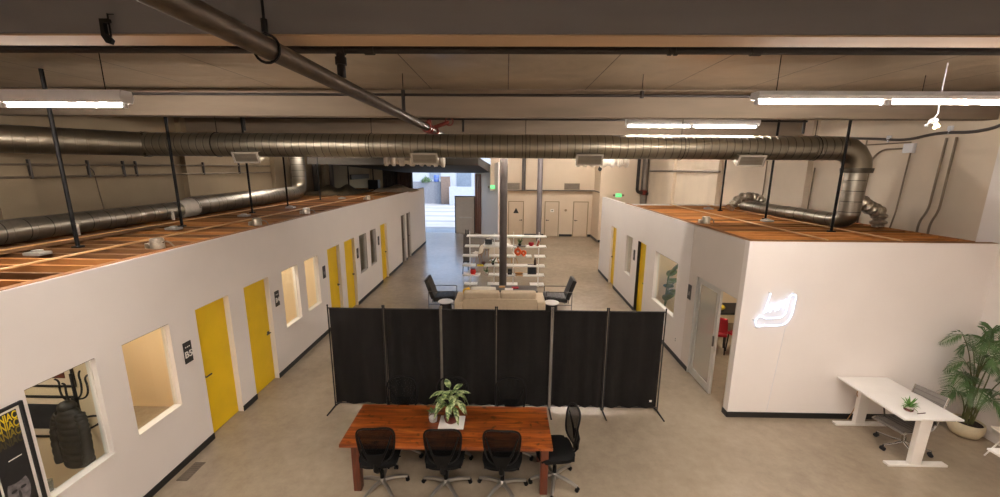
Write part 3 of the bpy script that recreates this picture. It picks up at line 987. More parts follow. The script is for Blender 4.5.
# hanger straps
for x in (-5.6, -2.6, .35, 3.3, 5.8):
    b = MB(); b.tube([(x, DY + (DR + .01) * math.cos(a), DZ + (DR + .01) * math.sin(a)) for a in [2 * PI * k / 24 for k in range(24)]], .006, 6, closed=True)
    b.cyl((x, DY, DZ + DR), (x, DY, ZC), .006, n=6); b.build('hanger_strap', 'rod', t, True)
def register(xc, label):
    t = thing('air_register', label, 'vent', (xc, DY - .16, DZ - .2), 0, 'air registers on the round duct')
    # boot fixed to the lower front of the duct, grille tilted down at the viewer
    n = Vector((0, -.94, -.34)); upv = Vector((0, -.34, .94))
    mt = Matrix(((1, 0, 0, 0), (0, upv.y, n.y, 0), (0, upv.z, n.z, 0), (0, 0, 0, 1)))
    b = MB(); b.box((-.23, -.085, -.06), (.23, .085, .13), .004, 1, mt); b.build('boot', 'galv', t)
    b = MB()
    for q in ((-.25, -.105, .25, -.08), (-.25, .08, .25, .105), (-.25, -.08, -.215, .08), (.215, -.08, .25, .08)):
        b.box((q[0], q[1], .13), (q[2], q[3], .145), 0, mat=mt)
    b.build('grille_frame', 'reg_frame', t)
    for k in range(6):
        z = -.068 + k * .0265
        b = MB(); b.box((-.215, z, .128), (.215, z + .012, .14), 0, mat=mt); b.build('louvre', 'reg_louvre', t)
    b = MB(); b.box((-.215, -.08, .115), (.215, .08, .127), 0, mat=mt); b.build('grille_back', 'dark_grey', t)
for x, l in ((-4.9, 'air register on the round duct above the left roof'), (-1.54, 'air register on the round duct above the loading bay'), (1.53, 'air register on the round duct left of the far exit sign'), (4.5, 'air register on the round duct nearest its right bend')):
    register(x, l)
t = thing('roof_duct', 'round silver duct lying along the left roof', 'duct', (-7.2, 9, 3.2))
run('duct_run', (-7.2, 2.2, 3.2), (-7.2, 8.6, 3.2), .172, t, 'galv_y', step=.3)
b = MB(); b.tube([(-7.2, 8.56, 3.2), (-7.2, 8.75, 3.2), (-7.22, 9.0, 3.225)], [.19, .19, .215], 24); b.build('duct_collar', 'flex_white', t, True)
run('duct_run', (-7.22, 8.95, 3.235), (-7.28, 13.6, 3.25), .215, t, 'galv_y', step=.4)
b = MB(); b.tube(bez((-7.28, 13.6, 3.25), (-7.3, 14.05, 3.25), (-7.3, 14.05, 3.7), 6), .222, 24); b.build('elbow', 'galv', t, True, 25)
run('riser', (-7.3, 14.05, 3.68), (-7.3, 14.05, 4.5), .222, t, 'galv_z', step=.25)
for k, y in enumerate((4.6, 6.3, 8.2)):
    b = MB(); b.box((-7.05, y, 3.02), (-7.0, y + .03, 3.2)); b.build('support_bracket', 'flex_white', t, True)
t = thing('roof_duct', 'thin silver duct lying along the right roof to the riser', 'duct', (6.62, 9.4, 3.17))
run('duct_run', (6.66, 8.06, 3.17), (6.62, 11.2, 3.165), .135, t, 'galv_y', step=.35)
b = MB(); b.lathe([(.14, 0), (.15, .03), (.14, .06)], 20, (6.62, 11.2, 3.12)); b.build('end_cap', 'galv', t, True)
def flex(name, pts, r, label, mat, amp=.02, per=4):
    b = MB(); P = rounded(pts, .35, 8); Q, R = [], []
    tot = 0
    dense = []
    for a, c in zip(P, P[1:]):
        k = max(1, int((c - a).length / .03))
        dense += [a.lerp(c, i / k) for i in range(k)]
    dense.append(P[-1])
    for i, p in enumerate(dense):
        Q.append(p); R.append(r + amp * (1 if i % per < per / 2 else -1) * random.uniform(.5, 1.2))
    b.tube(Q, R, 18)
    if mat == 'flex_white':
        for q in (pts[0], pts[-1]):
            b.cyl((q[0] * .9 + pts[1][0] * .1, q[1], q[2]), (q[0] * .9 + pts[1][0] * .1, q[1], ZC - .002), .006, n=6)
    o = b.build(name, mat)
    return tag(o, label, 'flexible duct', 'flexible ducts')
flex('flexible_duct', [(6.8, DY + .03, 3.62), (7.12, DY + .06, 3.42), (7.36, DY + .1, 3.36), (7.4, DY + .12, 3.06)], .115, 'crinkled foil hose branching off the riser to the right roof', 'foil')
flex('flexible_duct', [(5.9, 10.6, 3.15), (6.2, 10.7, 3.45), (6.8, 10.9, 3.42), (7.2, 11.0, 3.05)], .10, 'crinkled foil hose humped behind the thin roof duct', 'foil')
flex('flexible_duct', [(-4.1, 13.6, 4.36), (-3.3, 13.65, 4.37), (-2.1, 13.6, 4.34)], .16, 'pale ribbed hose above the loading bay', 'flex_white', .035, 8)
flex('flexible_duct', [(2.4, 14.0, 4.38), (3.2, 14.05, 4.36), (4.15, 14.0, 4.38)], .16, 'pale ribbed hose under the duct near the far exit sign', 'flex_white', .035, 8)

# ================================================================ pipes and rods
t = thing('sprinkler_pipe', 'black sprinkler pipe across the ceiling, nearest the viewer', 'pipe', (-.4, 3.6, 5.12), 0, 'black sprinkler pipes')
b = MB(); b.cyl((WL, 3.6, 5.12), (WR, 3.6, 5.12), .031, n=16); b.build('pipe', 'pipe_black', t, True)
for x in (-1.42, -1.17, 1.35, 1.40, 2.06):
    w_ = .012 if 1.3 < x < 1.5 else .04
    b = MB(); b.cyl((x - w_, 3.6, 5.12), (x + w_, 3.6, 5.12), .041, n=16); b.build('coupling', 'pipe_black', t, True)
b = MB(); b.cyl((-1.42, 3.6, 5.11), (-1.42, 3.6, 4.9), .035, n=16); b.cyl((-1.42, 3.6, 5.06), (-1.42, 3.6, 5.0), .046, n=16); b.build('drop', 'pipe_black', t, True)
for x in (-5.2, -1.46, 2.4, 5.4):
    b = MB(); b.cyl((x, 3.6, 5.15), (x, 3.6, ZC), .006, n=6); b.build('hanger_rod', 'rod', t, True)
t = thing('sprinkler_pipe', 'thinner black sprinkler pipe in front of the second beam', 'pipe', (-.4, 5.6, 5.10), 0, 'black sprinkler pipes')
b = MB(); b.cyl((-6.4, 5.6, 5.10), (5.45, 5.6, 5.10), .018, n=14); b.build('pipe', 'pipe_black', t, True)
for x in (-1.4, 1.78, 5.43):
    b = MB(); b.cyl((x, 5.6, 5.07), (x, 5.6, 5.16), .027, n=12); b.cyl((x, 5.6, 5.1), (x, 5.6, ZC - .002), .005, n=6); b.build('sprinkler_fitting', 'pipe_black', t, True)
b = MB(); b.cyl((-1.4, 5.6, 5.09), (-1.4, 5.6, 4.87), .025, n=12); b.build('drop', 'pipe_black', t, True)
t = thing('sprinkler_pipe', 'long black pipe just behind the second beam', 'pipe', (-.4, 8.4, 5.12), 0, 'black sprinkler pipes')
b = MB(); b.cyl((-5.4, 8.4, 5.12), (6.0, 8.4, 5.10), .02, n=14); b.build('pipe', 'pipe_black', t, True)
for x in (-5.4, -.9, 5.95):
    b = MB(); b.cyl((x, 8.4, 5.14), (x, 8.4, 4.86), .024, n=12); b.build('drop', 'pipe_black', t, True)

t = thing('main_pipe', 'thick bare steel pipe running overhead towards the duct', 'pipe', (-1.4, 4.5, 4.82))
b = MB(); b.cyl((-1.43, -5.9, 4.83), (-1.4, 7.2, 4.83), .060, n=22); b.build('pipe', 'pipe_steel', t, True)
b = MB(); b.cyl((-1.4, 7.2, 4.83), (-1.4, 11.6, 4.85), .05, n=18); b.build('pipe_end', 'pipe_steel', t, True)
for y in (7.12, 7.32, 7.9):
    b = MB(); b.cyl((-1.4, y, 4.83), (-1.4, y + .1, 4.83), .09, n=18); b.build('coupling', 'valve_red', t, True)
b = MB(); b.cyl((-1.4, 7.45, 4.83), (-1.05, 7.45, 4.95), .035, n=12); b.cyl((-1.4, 7.4, 4.85), (-1.4, 7.4, 4.98), .045, n=12); b.build('valve', 'valve_red', t, True)
b = MB(); b.tube([(-1.14, 7.45, 4.95 + .09 * math.sin(a)) if False else (-1.05 + .07 * math.cos(a), 7.45, 4.96 + .07 * math.sin(a)) for a in [2 * PI * k / 14 for k in range(14)]], .012, 6, closed=True); b.build('valve_wheel', 'valve_red', t, True)
b = MB()
b.tube([(-1.42 + .078 * math.cos(a), 2.5, 4.83 + .078 * math.sin(a)) for a in [2 * PI * k / 18 for k in range(18)]], .008, 6, closed=True)
b.cyl((-1.42, 2.5, 4.9), (-1.42, 2.5, ZC), .008, n=8); b.cyl((-1.42, 2.5, 4.92), (-1.42, 2.5, 4.99), .018, n=8)
b.build('pipe_hanger', 'rod', t, True)

def rod(x, y, label, z1=ZC):
    b = MB(); b.cyl((x, y, 3.0), (x, y, z1), .024, n=10); b.box((x - .05, y - .05, 3.0), (x + .05, y + .05, 3.03), .004, 1)
    return tag(b.build('hanger_rod', 'rod'), label, 'hanger rod', 'black rods between ceiling and office roofs')
for i, y in enumerate((5.41, 7.42, 9.75, 11.5, 13.6)):
    rod((-6.06, -6.2, -6.32, -6.38, -6.4)[i], y, 'black hanger rod standing on the left roof, %s from the viewer' % ['first', 'second', 'third', 'fourth', 'fifth'][i])
for i, y in enumerate((7.5, 9.35, 11.25)):
    rod((6.12, 6.06, 6.0)[i], y, 'black hanger rod standing on the right roof, %s from the viewer' % ['first', 'second', 'third'][i])

# corner stand pipes
t = thing('stand_pipe', 'thick grey stand pipe in the far corner with a red band', 'pipe', (7.5, 22.2, 0))
b = MB(); b.cyl((7.55, 22.2, 0), (7.55, 22.2, ZC), .17, n=20); b.build('pipe', 'pipe_grey', t, True)
b = MB(); b.cyl((7.55, 22.2, 2.82), (7.55, 22.2, 2.98), .20, n=20); b.build('coupling', 'valve_red', t, True)
t = thing('stand_pipe', 'thin black pipe elbowed into the grey stand pipe', 'pipe', (7.2, 22.1, 0))
b = MB(); b.tube(rounded([(7.12, 22.0, ZC), (7.12, 22.0, 2.9), (8.0 - .3, 22.0, 2.78)], .15), .085, 14); b.build('pipe', 'pipe_black', t, True)
b = MB(); b.cyl((7.42, 22.0, 2.85), (7.56, 22.0, 2.82), .11, n=14); b.build('coupling', 'valve_red', t, True)
# dark down pipe above the rest rooms
b = MB(); b.cyl((1.0, 23.82, 2.86), (1.0, 23.82, ZC), .11, n=16)
tag(b.build('down_pipe', 'dark_grey'), 'dark pipe rising from the ledge above the rest room doors', 'pipe')

# ================================================================ wall conduits (right)
def conduit(pts, r, label, name='conduit', mat='conduit', rad=.12, cat='conduit', group='wall conduits'):
    b = MB(); b.tube(rounded(pts, rad, 5), r, 8)
    return tag(b.build(name, mat), label, cat, group)
cx = WR - .025
conduit([(cx, 7.20, 4.72), (cx, 7.22, 3.45), (cx, 7.32, 3.2), (cx, 7.32, 3.0)], .018, 'first of the paired conduits dropping to the right roof, nearer the viewer')
conduit([(cx, 7.36, 4.72), (cx, 7.40, 3.45), (cx, 7.52, 3.2), (cx, 7.52, 3.0)], .018, 'second of the paired conduits dropping to the right roof')
conduit([(cx, 7.95, 4.5), (cx, 8.0, 3.35), (cx, 8.06, 3.0)], .014, 'straight conduit dropping from the white junction box')
conduit([(cx, 7.98, 4.57), (cx, 8.55, 4.57), (cx, 8.75, 4.4), (cx, 8.82, 3.0)], .016, 'looped conduit bending down from the junction box')
conduit([(cx, 7.98, 4.68), (cx, 9.0, 4.68), (cx, 10.38, 4.66)], .012, 'level conduit running behind the duct bend')
conduit([(cx, 8.95, 4.78), (cx, 9.0, 3.0)], .014, 'conduit straight down behind the riser')
conduit([(cx, 10.3, 4.2), (cx, 10.32, 3.1)], .016, 'short conduit left of the riser')
conduit([(cx, 12.2, 4.4), (cx, 12.2, 3.35), (cx, 12.6, 3.2)], .016, 'thin conduit hooked above the humped foil hose')
conduit([(cx, 9.5, 4.86), (cx, 8.6, 4.78), (cx, 8.1, 4.72), (cx, 7.5, 4.82), (cx, 7.0, 4.78), (cx, 6.7, 4.82), (cx, 6.52, 4.9)], .026, 'dark cable drooping along the right wall', 'cable', 'dark_grey', .3, 'cable', None)
conduit([(WR - .19, 14.5, 4.06), (WR - .19, 21.5, 4.02)], .04, 'level pipe along the right wall near the far corner', 'conduit', 'pipe_grey', .1)
b = MB(); b.box((WR - .07, 7.88, 4.48), (WR, 8.08, 4.66), .006, 1)
tag(b.build('junction_box', 'fixture'), 'white junction box on the right wall', 'electrical box')
for i, (y, z) in enumerate(((8.42, 4.80), (7.3, 4.88))):
    b = MB(); b.box((WR - .05, y, z - .04), (WR, y + .07, z + .04), .006, 1); b.cyl((WR - .03, y + .035, z - .04), (WR - .03, y + .035, z - .09), .02, n=8)
    tag(b.build('cable_clamp', 'fixture'), ['small white cable clamp left of the junction box', 'small white cable clamp above the paired conduits'][i], 'clamp', 'cable clamps')
# ---- left wall conduits
lx = WL + .16
conduit([(lx, 3.0, 4.15), (lx, 14.3, 4.15)], .02, 'upper level conduit along the left warehouse wall')
conduit([(lx, 3.0, 3.93), (lx, 14.3, 3.93)], .02, 'lower level conduit along the left warehouse wall')
for i, y in enumerate((7.0, 8.0, 8.75, 9.05, 11.1, 12.6)):
    b = MB(); b.box((lx - .02, y, 3.90), (lx + .03, y + .035, 4.24), .004, 1)
    tag(b.build('conduit_bracket', 'dark_grey'), 'dark bracket on the left wall conduits, %s from the viewer' % ['first', 'second', 'third', 'fourth', 'fifth', 'sixth'][i], 'bracket', 'brackets on the left wall')
conduit([(lx, 8.0, 4.12), (lx, 8.12, 4.05), (lx, 8.2, 3.0)], .012, 'thin conduit dropping to the left roof duct')
for i, (y, r, m) in enumerate(((15.6, .05, 'conduit'), (16.4, .035, 'conduit'), (17.6, .11, 'dark_grey'), (19.2, .13, 'dark_grey'), (21.3, .03, 'rod'))):
    conduit([(lx + .02, y, 4.9), (lx + .02, y, 3.0)], r, 'upright pipe on the far left wall, %s past the duct riser' % ['first', 'second', 'third', 'fourth', 'fifth'][i], 'wall_pipe', m)
b = MB(); b.box((WL + .145, 21.6, 3.45), (WL + .22, 24.4, 3.72), .01, 1)
tag(b.build('cable_tray', 'dark_grey'), 'dark cable tray on the left wall near the ribbed panels', 'tray')
b = MB(); b.box((-6.95, 20.0, 3.02), (-6.45, 20.35, 3.5), .02, 2); b.cyl((-6.7, 20.1, 3.5), (-6.7, 20.1, 4.6), .03, n=8)
tag(b.build('equipment_box', 'ink'), 'black box with a mast standing on the left roof', 'box')
b = MB()
def lump(p, q):
    x = -6.2 + 1.9 * p; y = 18.2 + 1.5 * q
    h = .24 * (math.sin(PI * p) ** .5) * (math.sin(PI * q) ** .5) * (1 + .25 * math.sin(9 * p + 5 * q)) if 0 < p < 1 and 0 < q < 1 else 0
    return (x, y, 3.02 + h)
b.grid(lump, 18, 14); b.grid(lambda p, q: (-6.2 + 1.9 * p, 18.2 + 1.5 * q, 3.015), 2, 2)
tag(b.build('insulation_bag', 'insul'), 'pale slumped insulation bag at the far end of the left roof', 'bag')
b = MB()
def lump2(p, q):
    x = -8.2 + 1.9 * p; y = 15.6 + 3.0 * q
    h = .3 * (math.sin(PI * p) ** .5) * (math.sin(PI * q) ** .5) * (1 + .35 * math.sin(14 * p + 8 * q)) if 0 < p < 1 and 0 < q < 1 else 0
    return (x, y, 3.02 + h)
b.grid(lump2, 20, 20); b.grid(lambda p, q: (-8.2 + 1.9 * p, 15.6 + 3.0 * q, 3.015), 2, 2)
tag(b.build('insulation_bag', 'sacking'), 'dark heap of sacking on the left roof below the upright pipes', 'bag')
b = MB(); b.box((-6.95, 4.3, 3.014), (-6.45, 7.4, 3.026), .002, 1)
tag(b.build('plywood_strip', 'joist0'), 'flat board lying beside the left roof duct', 'board')

# hanging cord with sockets
t = thing('lamp_cord', 'white cord with bare bulbs dangling under the right strip light', 'lamp', (5.05, 5.0, 4.7))
b = MB(); b.tube([(.02, 0, ZC - 4.7), (.02, 0, .25), (.035, 0, .12), (0, 0, .06)], .008, 6); b.build('cord', 'fixture', t)
b = MB(); b.sphere((0, 0, .03), .045, (1, 1, .8)); b.build('socket_cluster', 'fixture', t)
for dx, dz, m in ((.03, -.045, 'bulb'), (.065, -.03, 'bulb'), (-.07, -.02, 'fixture')):
    b = MB(); b.tube([(0, 0, .03), (dx, 0, dz + .02)], .008, 6); b.sphere((dx, 0, dz), .018); b.build('bulb' if m == 'bulb' else 'plug', m, t)
# C-clamp on the first beam
t = thing('c_clamp', 'black iron clamp gripping the nearest ceiling beam', 'clamp', (-2.45, 2.62, 4.95))
b = MB(); b.prism([(-.03, .1), (.045, .1), (.045, .075), (.0, .07), (.0, -.005), (.05, -.05), (.03, -.08), (-.005, -.07), (-.035, -.02)], .03, lambda u, v, w: (u * .75, -.015 - w * .8, v * .8 - .01), .003); b.build('frame', 'rod', t)
b = MB(); b.cyl((.026, -.027, .10), (.026, -.027, -.03), .005, n=8); b.cyl((.026, -.027, .096), (.064, -.027, .096), .003, n=6); b.build('screw', 'rod', t)
# ================================================================ conference table
TX0, TX1, TY0, TY1, TZ = -2.06, .605, 4.32, 5.18, .76
t = thing('conference_table', 'long red-brown plank table in front of the black screen', 'table', ((TX0 + TX1) / 2, (TY0 + TY1) / 2, 0))
W2, D2 = (TX1 - TX0) / 2, (TY1 - TY0) / 2
b = MB(); b.box((-W2, -D2, TZ - .045), (W2, D2, TZ), .008, 2); b.build('tabletop', 'table_wood', t)
b = MB()
for y in (-D2 + .09, D2 - .115):
    b.box((-W2 + .22, y, TZ - .13), (W2 - .2, y + .025, TZ - .046))
for x in (-W2 + .14, W2 - .13):
    b.box((x - .0125, -D2 + .19, TZ - .13), (x + .0125, D2 - .19, TZ - .046))
b.build('apron', 'table_leg', t)
for sx in (-1, 1):
    for sy in (-1, 1):
        cx = -W2 + .155 if sx < 0 else W2 - .09
        cy = sy * (D2 - .14)
        b = MB(); b.box((cx - .05, cy - .05, 0), (cx + .05, cy + .05, TZ - .046), .006, 1); b.build('leg', 'table_leg', t)

# ================================================================ task chairs
def task_chair(label, loc, rz, meshmat='chair_mesh', group='task chairs around the table'):
    """faces local +y (sitter looks along +y); backrest at -y"""
    t = thing('task_chair', label, 'chair', loc, rz, group)
    def back(u, v):
        a, c = (u - .5) * 2, (v - .5) * 2
        k = (abs(a) ** 4 + abs(c) ** 4) ** .25
        r = max(abs(a), abs(c)) / k if k > 1e-6 else 1
        x, h = a * r, c * r
        z = .815 + .25 * h + .012 * (1 - x * x) * max(0, h)
        wd = .222 + .022 * h - .012 * h * h
        q = (h + 1) / 2
        return (x * wd, -.235 + .055 * x * x - .05 * (q - .3) ** 2 - .03 * q, z)
    bk = MB(); bk.grid(back, 16, 16); bo = bk.build('backrest', meshmat, t)
    ring = [back(i / 12, 0) for i in range(12)] + [back(1, i / 12) for i in range(12)] + [back(1 - i / 12, 1) for i in range(12)] + [back(0, 1 - i / 12) for i in range(12)]
    b = MB(); b.tube(ring, .0125, 8, closed=True); b.build('back_frame', 'black_plastic', bo)
    # V-shaped lumbar carrier
    b = MB()
    for sx in (-1, 1):
        b.tube([(sx * .06, -.275, .60), (sx * .13, -.268, .74), (sx * .195, -.225, .93)], [.016, .013, .009], 8)
    b.grid(lambda u, v: ((u - .5) * 2 * (.05 + .055 * v), -.285 - .012 * math.sin(PI * u), .55 + .17 * v), 8, 4, .022)
    b.build('lumbar_carrier', 'black_plastic', bo)
    b = MB(); b.tube([(0, -.285, .60), (0, -.29, .50), (0, -.22, .425), (0, -.05, .415)], [.032, .03, .03, .03], 10); b.build('back_bracket', 'black_plastic', t)
    def seat(u, v):
        a = (u - .5) * 2; c = (v - .5) * 2
        k = (abs(a) ** 4 + abs(c) ** 4) ** .25
        r = max(abs(a), abs(c)) / k if k > 1e-6 else 1
        x, y = a * r * .245, c * r * .235
        return (x, y + .01, .505 - .03 * max(0, c) ** 3 + .012 * a * a - .022 * max(abs(a), abs(c)) ** 6)
    b = MB(); b.grid(seat, 14, 14, .06); b.build('seat', 'black_fabric', t)
    b = MB(); b.box((-.11, -.14, .395), (.11, .11, .455), .02, 2); b.cyl((.11, 0, .43), (.25, .02, .435), .008, n=8); b.build('tilt_mechanism', 'black_plastic', t)
    b = MB(); b.lathe([(.026, .10), (.026, .25), (.018, .25), (.018, .41)], 14); b.build('gas_lift', 'black_plastic', t)
    b = MB(); b.lathe([(.05, .075), (.055, .12), (.035, .145), (.03, .15)], 16)
    for k in range(5):
        a = 2 * PI * k / 5 + .3
        d = Vector((math.cos(a), math.sin(a), 0))
        b.tube([d * .03 + Vector((0, 0, .115)), d * .17 + Vector((0, 0, .108)), d * .325 + Vector((0, 0, .07))], [.027, .025, .019], 8)
    b.build('star_base', 'base_grey', t)
    for k in range(5):
        a = 2 * PI * k / 5 + .3
        c = Vector((math.cos(a) * .325, math.sin(a) * .325, 0))
        tn = Vector((-math.sin(a), math.cos(a), 0))
        b = MB()
        for s_ in (-1, 1):
            b.cyl(c + tn * (s_ * .006) + Vector((0, 0, .028)), c + tn * (s_ * .024) + Vector((0, 0, .028)), .027, n=14)
        b.cyl(c + Vector((0, 0, .03)), c + Vector((0, 0, .075)), .01, n=8)
        b.build('caster', 'black_plastic', t)
    return t
ch = task_chair('black task chair at the near left corner of the table', (-1.60, 4.49, 0), .10)
dup(ch, (-.76, 4.49, 0), .03, 'black task chair, middle one of the near side of the table')
dup(ch, (-.02, 4.49, 0), -.04, 'black task chair nearest the right leg on the near side of the table')
dup(ch, (.68, 4.64, 0), PI / 2 + .12, 'black task chair at the right-hand end of the table, turned to it')
c2 = task_chair('grey mesh chair behind the table left of the plant', (-1.52, 5.14, 0), PI + .05, 'chair_mesh_grey')
dup(c2, (-.78, 5.14, 0), PI - .03, 'grey mesh chair mostly hidden behind the table plant')
dup(c2, (.09, 5.14, 0), PI, 'grey mesh chair behind the right half of the table')

# ---- things on the table
t = thing('table_plant', 'drooping pale-green potted plant on the conference table', 'plant', (-.72, 4.80, TZ + .012))
b = MB(); b.lathe([(.05, .0), (.085, .02), (.10, .075), (.092, .11), (.085, .105), (.0, .095)], 24, cap1=False); b.build('pot', 'terracotta', t)
b = MB(); b.lathe([(.001, .103), (.087, .100)], 20, cap0=False, cap1=False); b.build('soil', 'soil', t)
rnd = random.Random(3)
def leaf(mb, base, az, L, wd, rise, droop, roll=0.0, n=8):
    d = Vector((math.cos(az), math.sin(az), 0)); sd = Vector((-math.sin(az), math.cos(az), 0))
    def f(u, v):
        s = u
        p = Vector(base) + d * (L * (s - .25 * s * s * droop)) + Vector((0, 0, rise * L * s - droop * L * s * s))
        ww = wd * (math.sin(PI * min(1, s * .96 + .04)) ** .7) * (1 - .35 * s)
        q = (v - .5) * 2
        return p + sd * (q * ww) + Vector((0, 0, -.25 * ww * abs(q) + roll * q * ww))
    mb.grid(f, n, 4, .0015)
stems = []
for k in range(21):
    az = k * 2.399 + .4
    lev = k / 20
    base = Vector((rnd.uniform(-.02, .02), rnd.uniform(-.02, .02), .20 + .26 * lev))
    b = MB()
    off = base + Vector((math.cos(az), math.sin(az), 0)) * .05 + Vector((0, 0, .03))
    b.tube([Vector((0, 0, .1)), Vector((base.x, base.y, base.z * .7)), base, off], .005, 6)
    leaf(b, off, az, rnd.uniform(.20, .29), rnd.uniform(.042, .058), rnd.uniform(.2, .65), rnd.uniform(.75, 1.25) if lev < .75 else rnd.uniform(.3, .7))
    b.build('leaf', 'vleaf', t)
b = MB(); b.box((-.17, -.14, 0), (.17, .14, .012), .006, 2)
o = b.build('serving_tray', 'paper'); o.location = (-.71, 4.79, TZ)
tag(o, 'square white tray under the table plant', 'tray')
t = thing('glass_jar', 'clear glass jar beside the table plant', 'jar', (-.97, 4.82, TZ))
b = MB(); b.lathe([(.055, 0), (.062, .01), (.065, .08), (.055, .13), (.048, .15), (.052, .165)], 22, cap1=False); b.build('jar', 'jar_glass', t)
b = MB(); b.lathe([(.05, .006), (.057, .06)], 20); b.build('contents', 'stone_white', t)
b = MB()
for k in range(6):
    leaf(b, (0, 0, .12), k * 1.1, .10, .018, 1.0, .5, n=5)
b.build('sprig', 'leaf', t)

# ================================================================ folding screen
SX = [-2.975, -2.04, -1.08, -.15, .78, 1.70, 2.65]
SYs = [6.25] * 7
t = thing('folding_screen', 'black six-panel fabric room divider behind the table', 'screen', (-.16, 6.25, 0))
for i in range(6):
    a, c = SX[i] + .022, SX[i + 1] - .022
    fq = [2, 3.5, 3, 2.5, 4, 3][i]; ph = i * 1.7
    b = MB()
    def f(u, v, a=a, c=c, fq=fq, ph=ph):
        amp = .011 + .016 * (1 - v)
        return (a + (c - a) * u, 6.25 + amp * math.sin(2 * PI * fq * u + ph) + .006 * math.sin(2 * PI * 2.3 * u + ph + 2 * v), .085 + 1.745 * v)
    b.grid(f, 70, 6, .004); p_ = b.build('fabric_panel', 'curtain', t, True)
    b = MB(); b.cyl((a - .01, 6.25, 1.835), (c + .01, 6.25, 1.835), .011, n=8); b.cyl((a - .01, 6.25, .085), (c + .01, 6.25, .085), .008, n=8); b.build('panel_rail', 'curtain_pole', p_, True)
for i, x in enumerate(SX):
    b = MB()
    for q in ((-.014, .014) if 0 < i < 6 else (0,)):
        b.cyl((x + q, 6.25, .02), (x + q, 6.25, 1.88), .0115, n=10)
        b.sphere((x + q, 6.25, 1.885), .015)
    b.build('pole', 'curtain_pole' if i not in (2, 4) else 'base_grey', t, True)
    b = MB(); sk = {0: -.10, 6: .08}.get(i, .03)
    b.tube([(x - sk * .9, 6.52, .012), (x, 6.25, .03), (x + sk * .3, 5.98, .012)], [.012, .016, .012], 8)
    b.build('foot', 'curtain_pole', t, True)
b = MB(); b.box((2.50, 6.236, .20), (2.54, 6.240, .235)); b.build('care_label', 'paper', t, True)

# ================================================================ lounge
t = thing('sofa', 'oatmeal two-seat sofa seen from behind', 'sofa', (-.16, 10.9, 0))
b = MB(); b.box((-1.03, -.42, .10), (1.03, -.24, .58), .03, 3); b.build('back', 'sofa', t)
b = MB(); b.box((-1.03, -.235, .10), (1.03, .5, .28), .02, 2); b.build('base', 'sofa', t)
for s_ in (-1, 1):
    b = MB(); b.box((s_ * 1.035, -.42, .10), (s_ * 1.27, .5, .50), .04, 3); b.build('arm', 'sofa', t)
    b = MB(); b.box((s_ * .01, -.05, .285), (s_ * 1.02, .5, .43), .04, 3); b.build('seat_cushion', 'sofa', t)
    b = MB()
    x0, x1 = sorted((s_ * .01, s_ * 1.02))
    b.box((x0, -.37, .45), (x1, -.06, .75), .10, 5); b.build('back_cushion', 'sofa', t)
for sx in (-1.2, 1.2):
    for sy in (-.36, .44):
        b = MB(); b.cyl((sx, sy, 0), (sx, sy, .1), .02, .028, 10); b.build('leg', 'ink', t)
def pillow(name, c, w, h, rx, rz, mat, label):
    b = MB()
    def f(sg):
        def g(u, v):
            a, q = (u - .5) * 2, (v - .5) * 2
            k = .07 * (max(0, 1 - a ** 4) * max(0, 1 - q ** 4)) ** .6
            return (a * w / 2 * (1 - .06 * q * q), sg * k, q * h / 2 * (1 - .06 * a * a))
        return g
    b.grid(f(1), 12, 12); b.grid(f(-1), 12, 12)
    bmesh.ops.remove_doubles(b.bm, verts=b.bm.verts[:], dist=.0005)
    o = b.build(name, mat)
    o.location = c; o.rotation_euler = (rx, 0, rz)
    return tag(o, label, 'cushion')
pillow('cushion', (-.64, 10.99, .61), .74, .34, -.25, 0, 'cushion_white', 'white cushion against the left half of the sofa back')
pillow('cushion', (-1.12, 10.98, .60), .26, .28, -.2, .9, 'cushion_yellow', 'mustard yellow cushion in the left corner of the sofa')

def lounge_chair(label, loc, rz):
    """faces local +x"""
    t = thing('lounge_chair', label, 'armchair', loc, rz, 'black leather lounge chairs')
    for y in (-.31, .31):
        b = MB(); b.tube(rounded([(-.40, y, 0), (-.40, y, .56), (.36, y, .56), (.36, y, 0)], .02, 3), .012, 8)
        b.tube([(-.39, y, .16), (.35, y, .16)], .010, 8)
        b.build('frame_side', 'dark_grey', t)
    b = MB()
    for x, z in ((-.2, .20), (.3, .24)):
        b.tube([(x, -.31, z), (x, .31, z)], .010, 8)
    b.build('crossbar', 'dark_grey', t)
    b = MB(); mt = Matrix.Translation((.05, 0, .31)) @ Matrix.Rotation(-.10, 4, 'Y'); b.box((-.33, -.29, -.065), (.35, .29, .065), .045, 3, mt); s_ = b.build('seat', 'leather', t)
    b = MB()
    for k in range(4):
        q = Matrix.Translation((.05 - .24 + k * .15, 0, .375 + (k - 1.5) * .015)); b.box((-.055, -.26, 0), (.055, .26, .012), .005, 1, q)
    b.build('seat_tufting', 'leather', s_)
    b = MB(); mt = Matrix.Translation((-.29, 0, .36)) @ Matrix.Rotation(-.34, 4, 'Y'); b.box((-.06, -.29, -.05), (.06, .29, .57), .045, 3, mt); b.build('backrest', 'leather', t)
    return t
lc = lounge_chair('black leather lounge chair left of the sofa', (-1.88, 11.5, 0), 0.0)
dup(lc, (1.56, 11.55, 0), PI, 'black leather lounge chair right of the sofa')
def side_table(label, loc):
    t = thing('side_table', label, 'table', loc, 0, 'round drum side tables')
    b = MB(); b.lathe([(.14, 0), (.16, .02), (.17, .2), (.16, .40), (.0, .40)], 24, cap1=False); b.build('drum', 'ink', t)
    b = MB(); b.lathe([(.20, .402), (.215, .41), (.215, .425), (.205, .435)], 28); b.build('tabletop', 'stone_white', t)
    return t
st = side_table('round pale-topped side table left of the sofa', (-1.70, 10.72, 0))
dup(st, (1.30, 10.72, 0), None, 'round pale-topped side table right of the sofa')
for x, y, l, m in ((-1.60, 10.98, 'small red book on the seat edge of the left lounge chair', 'red'),):
    pass
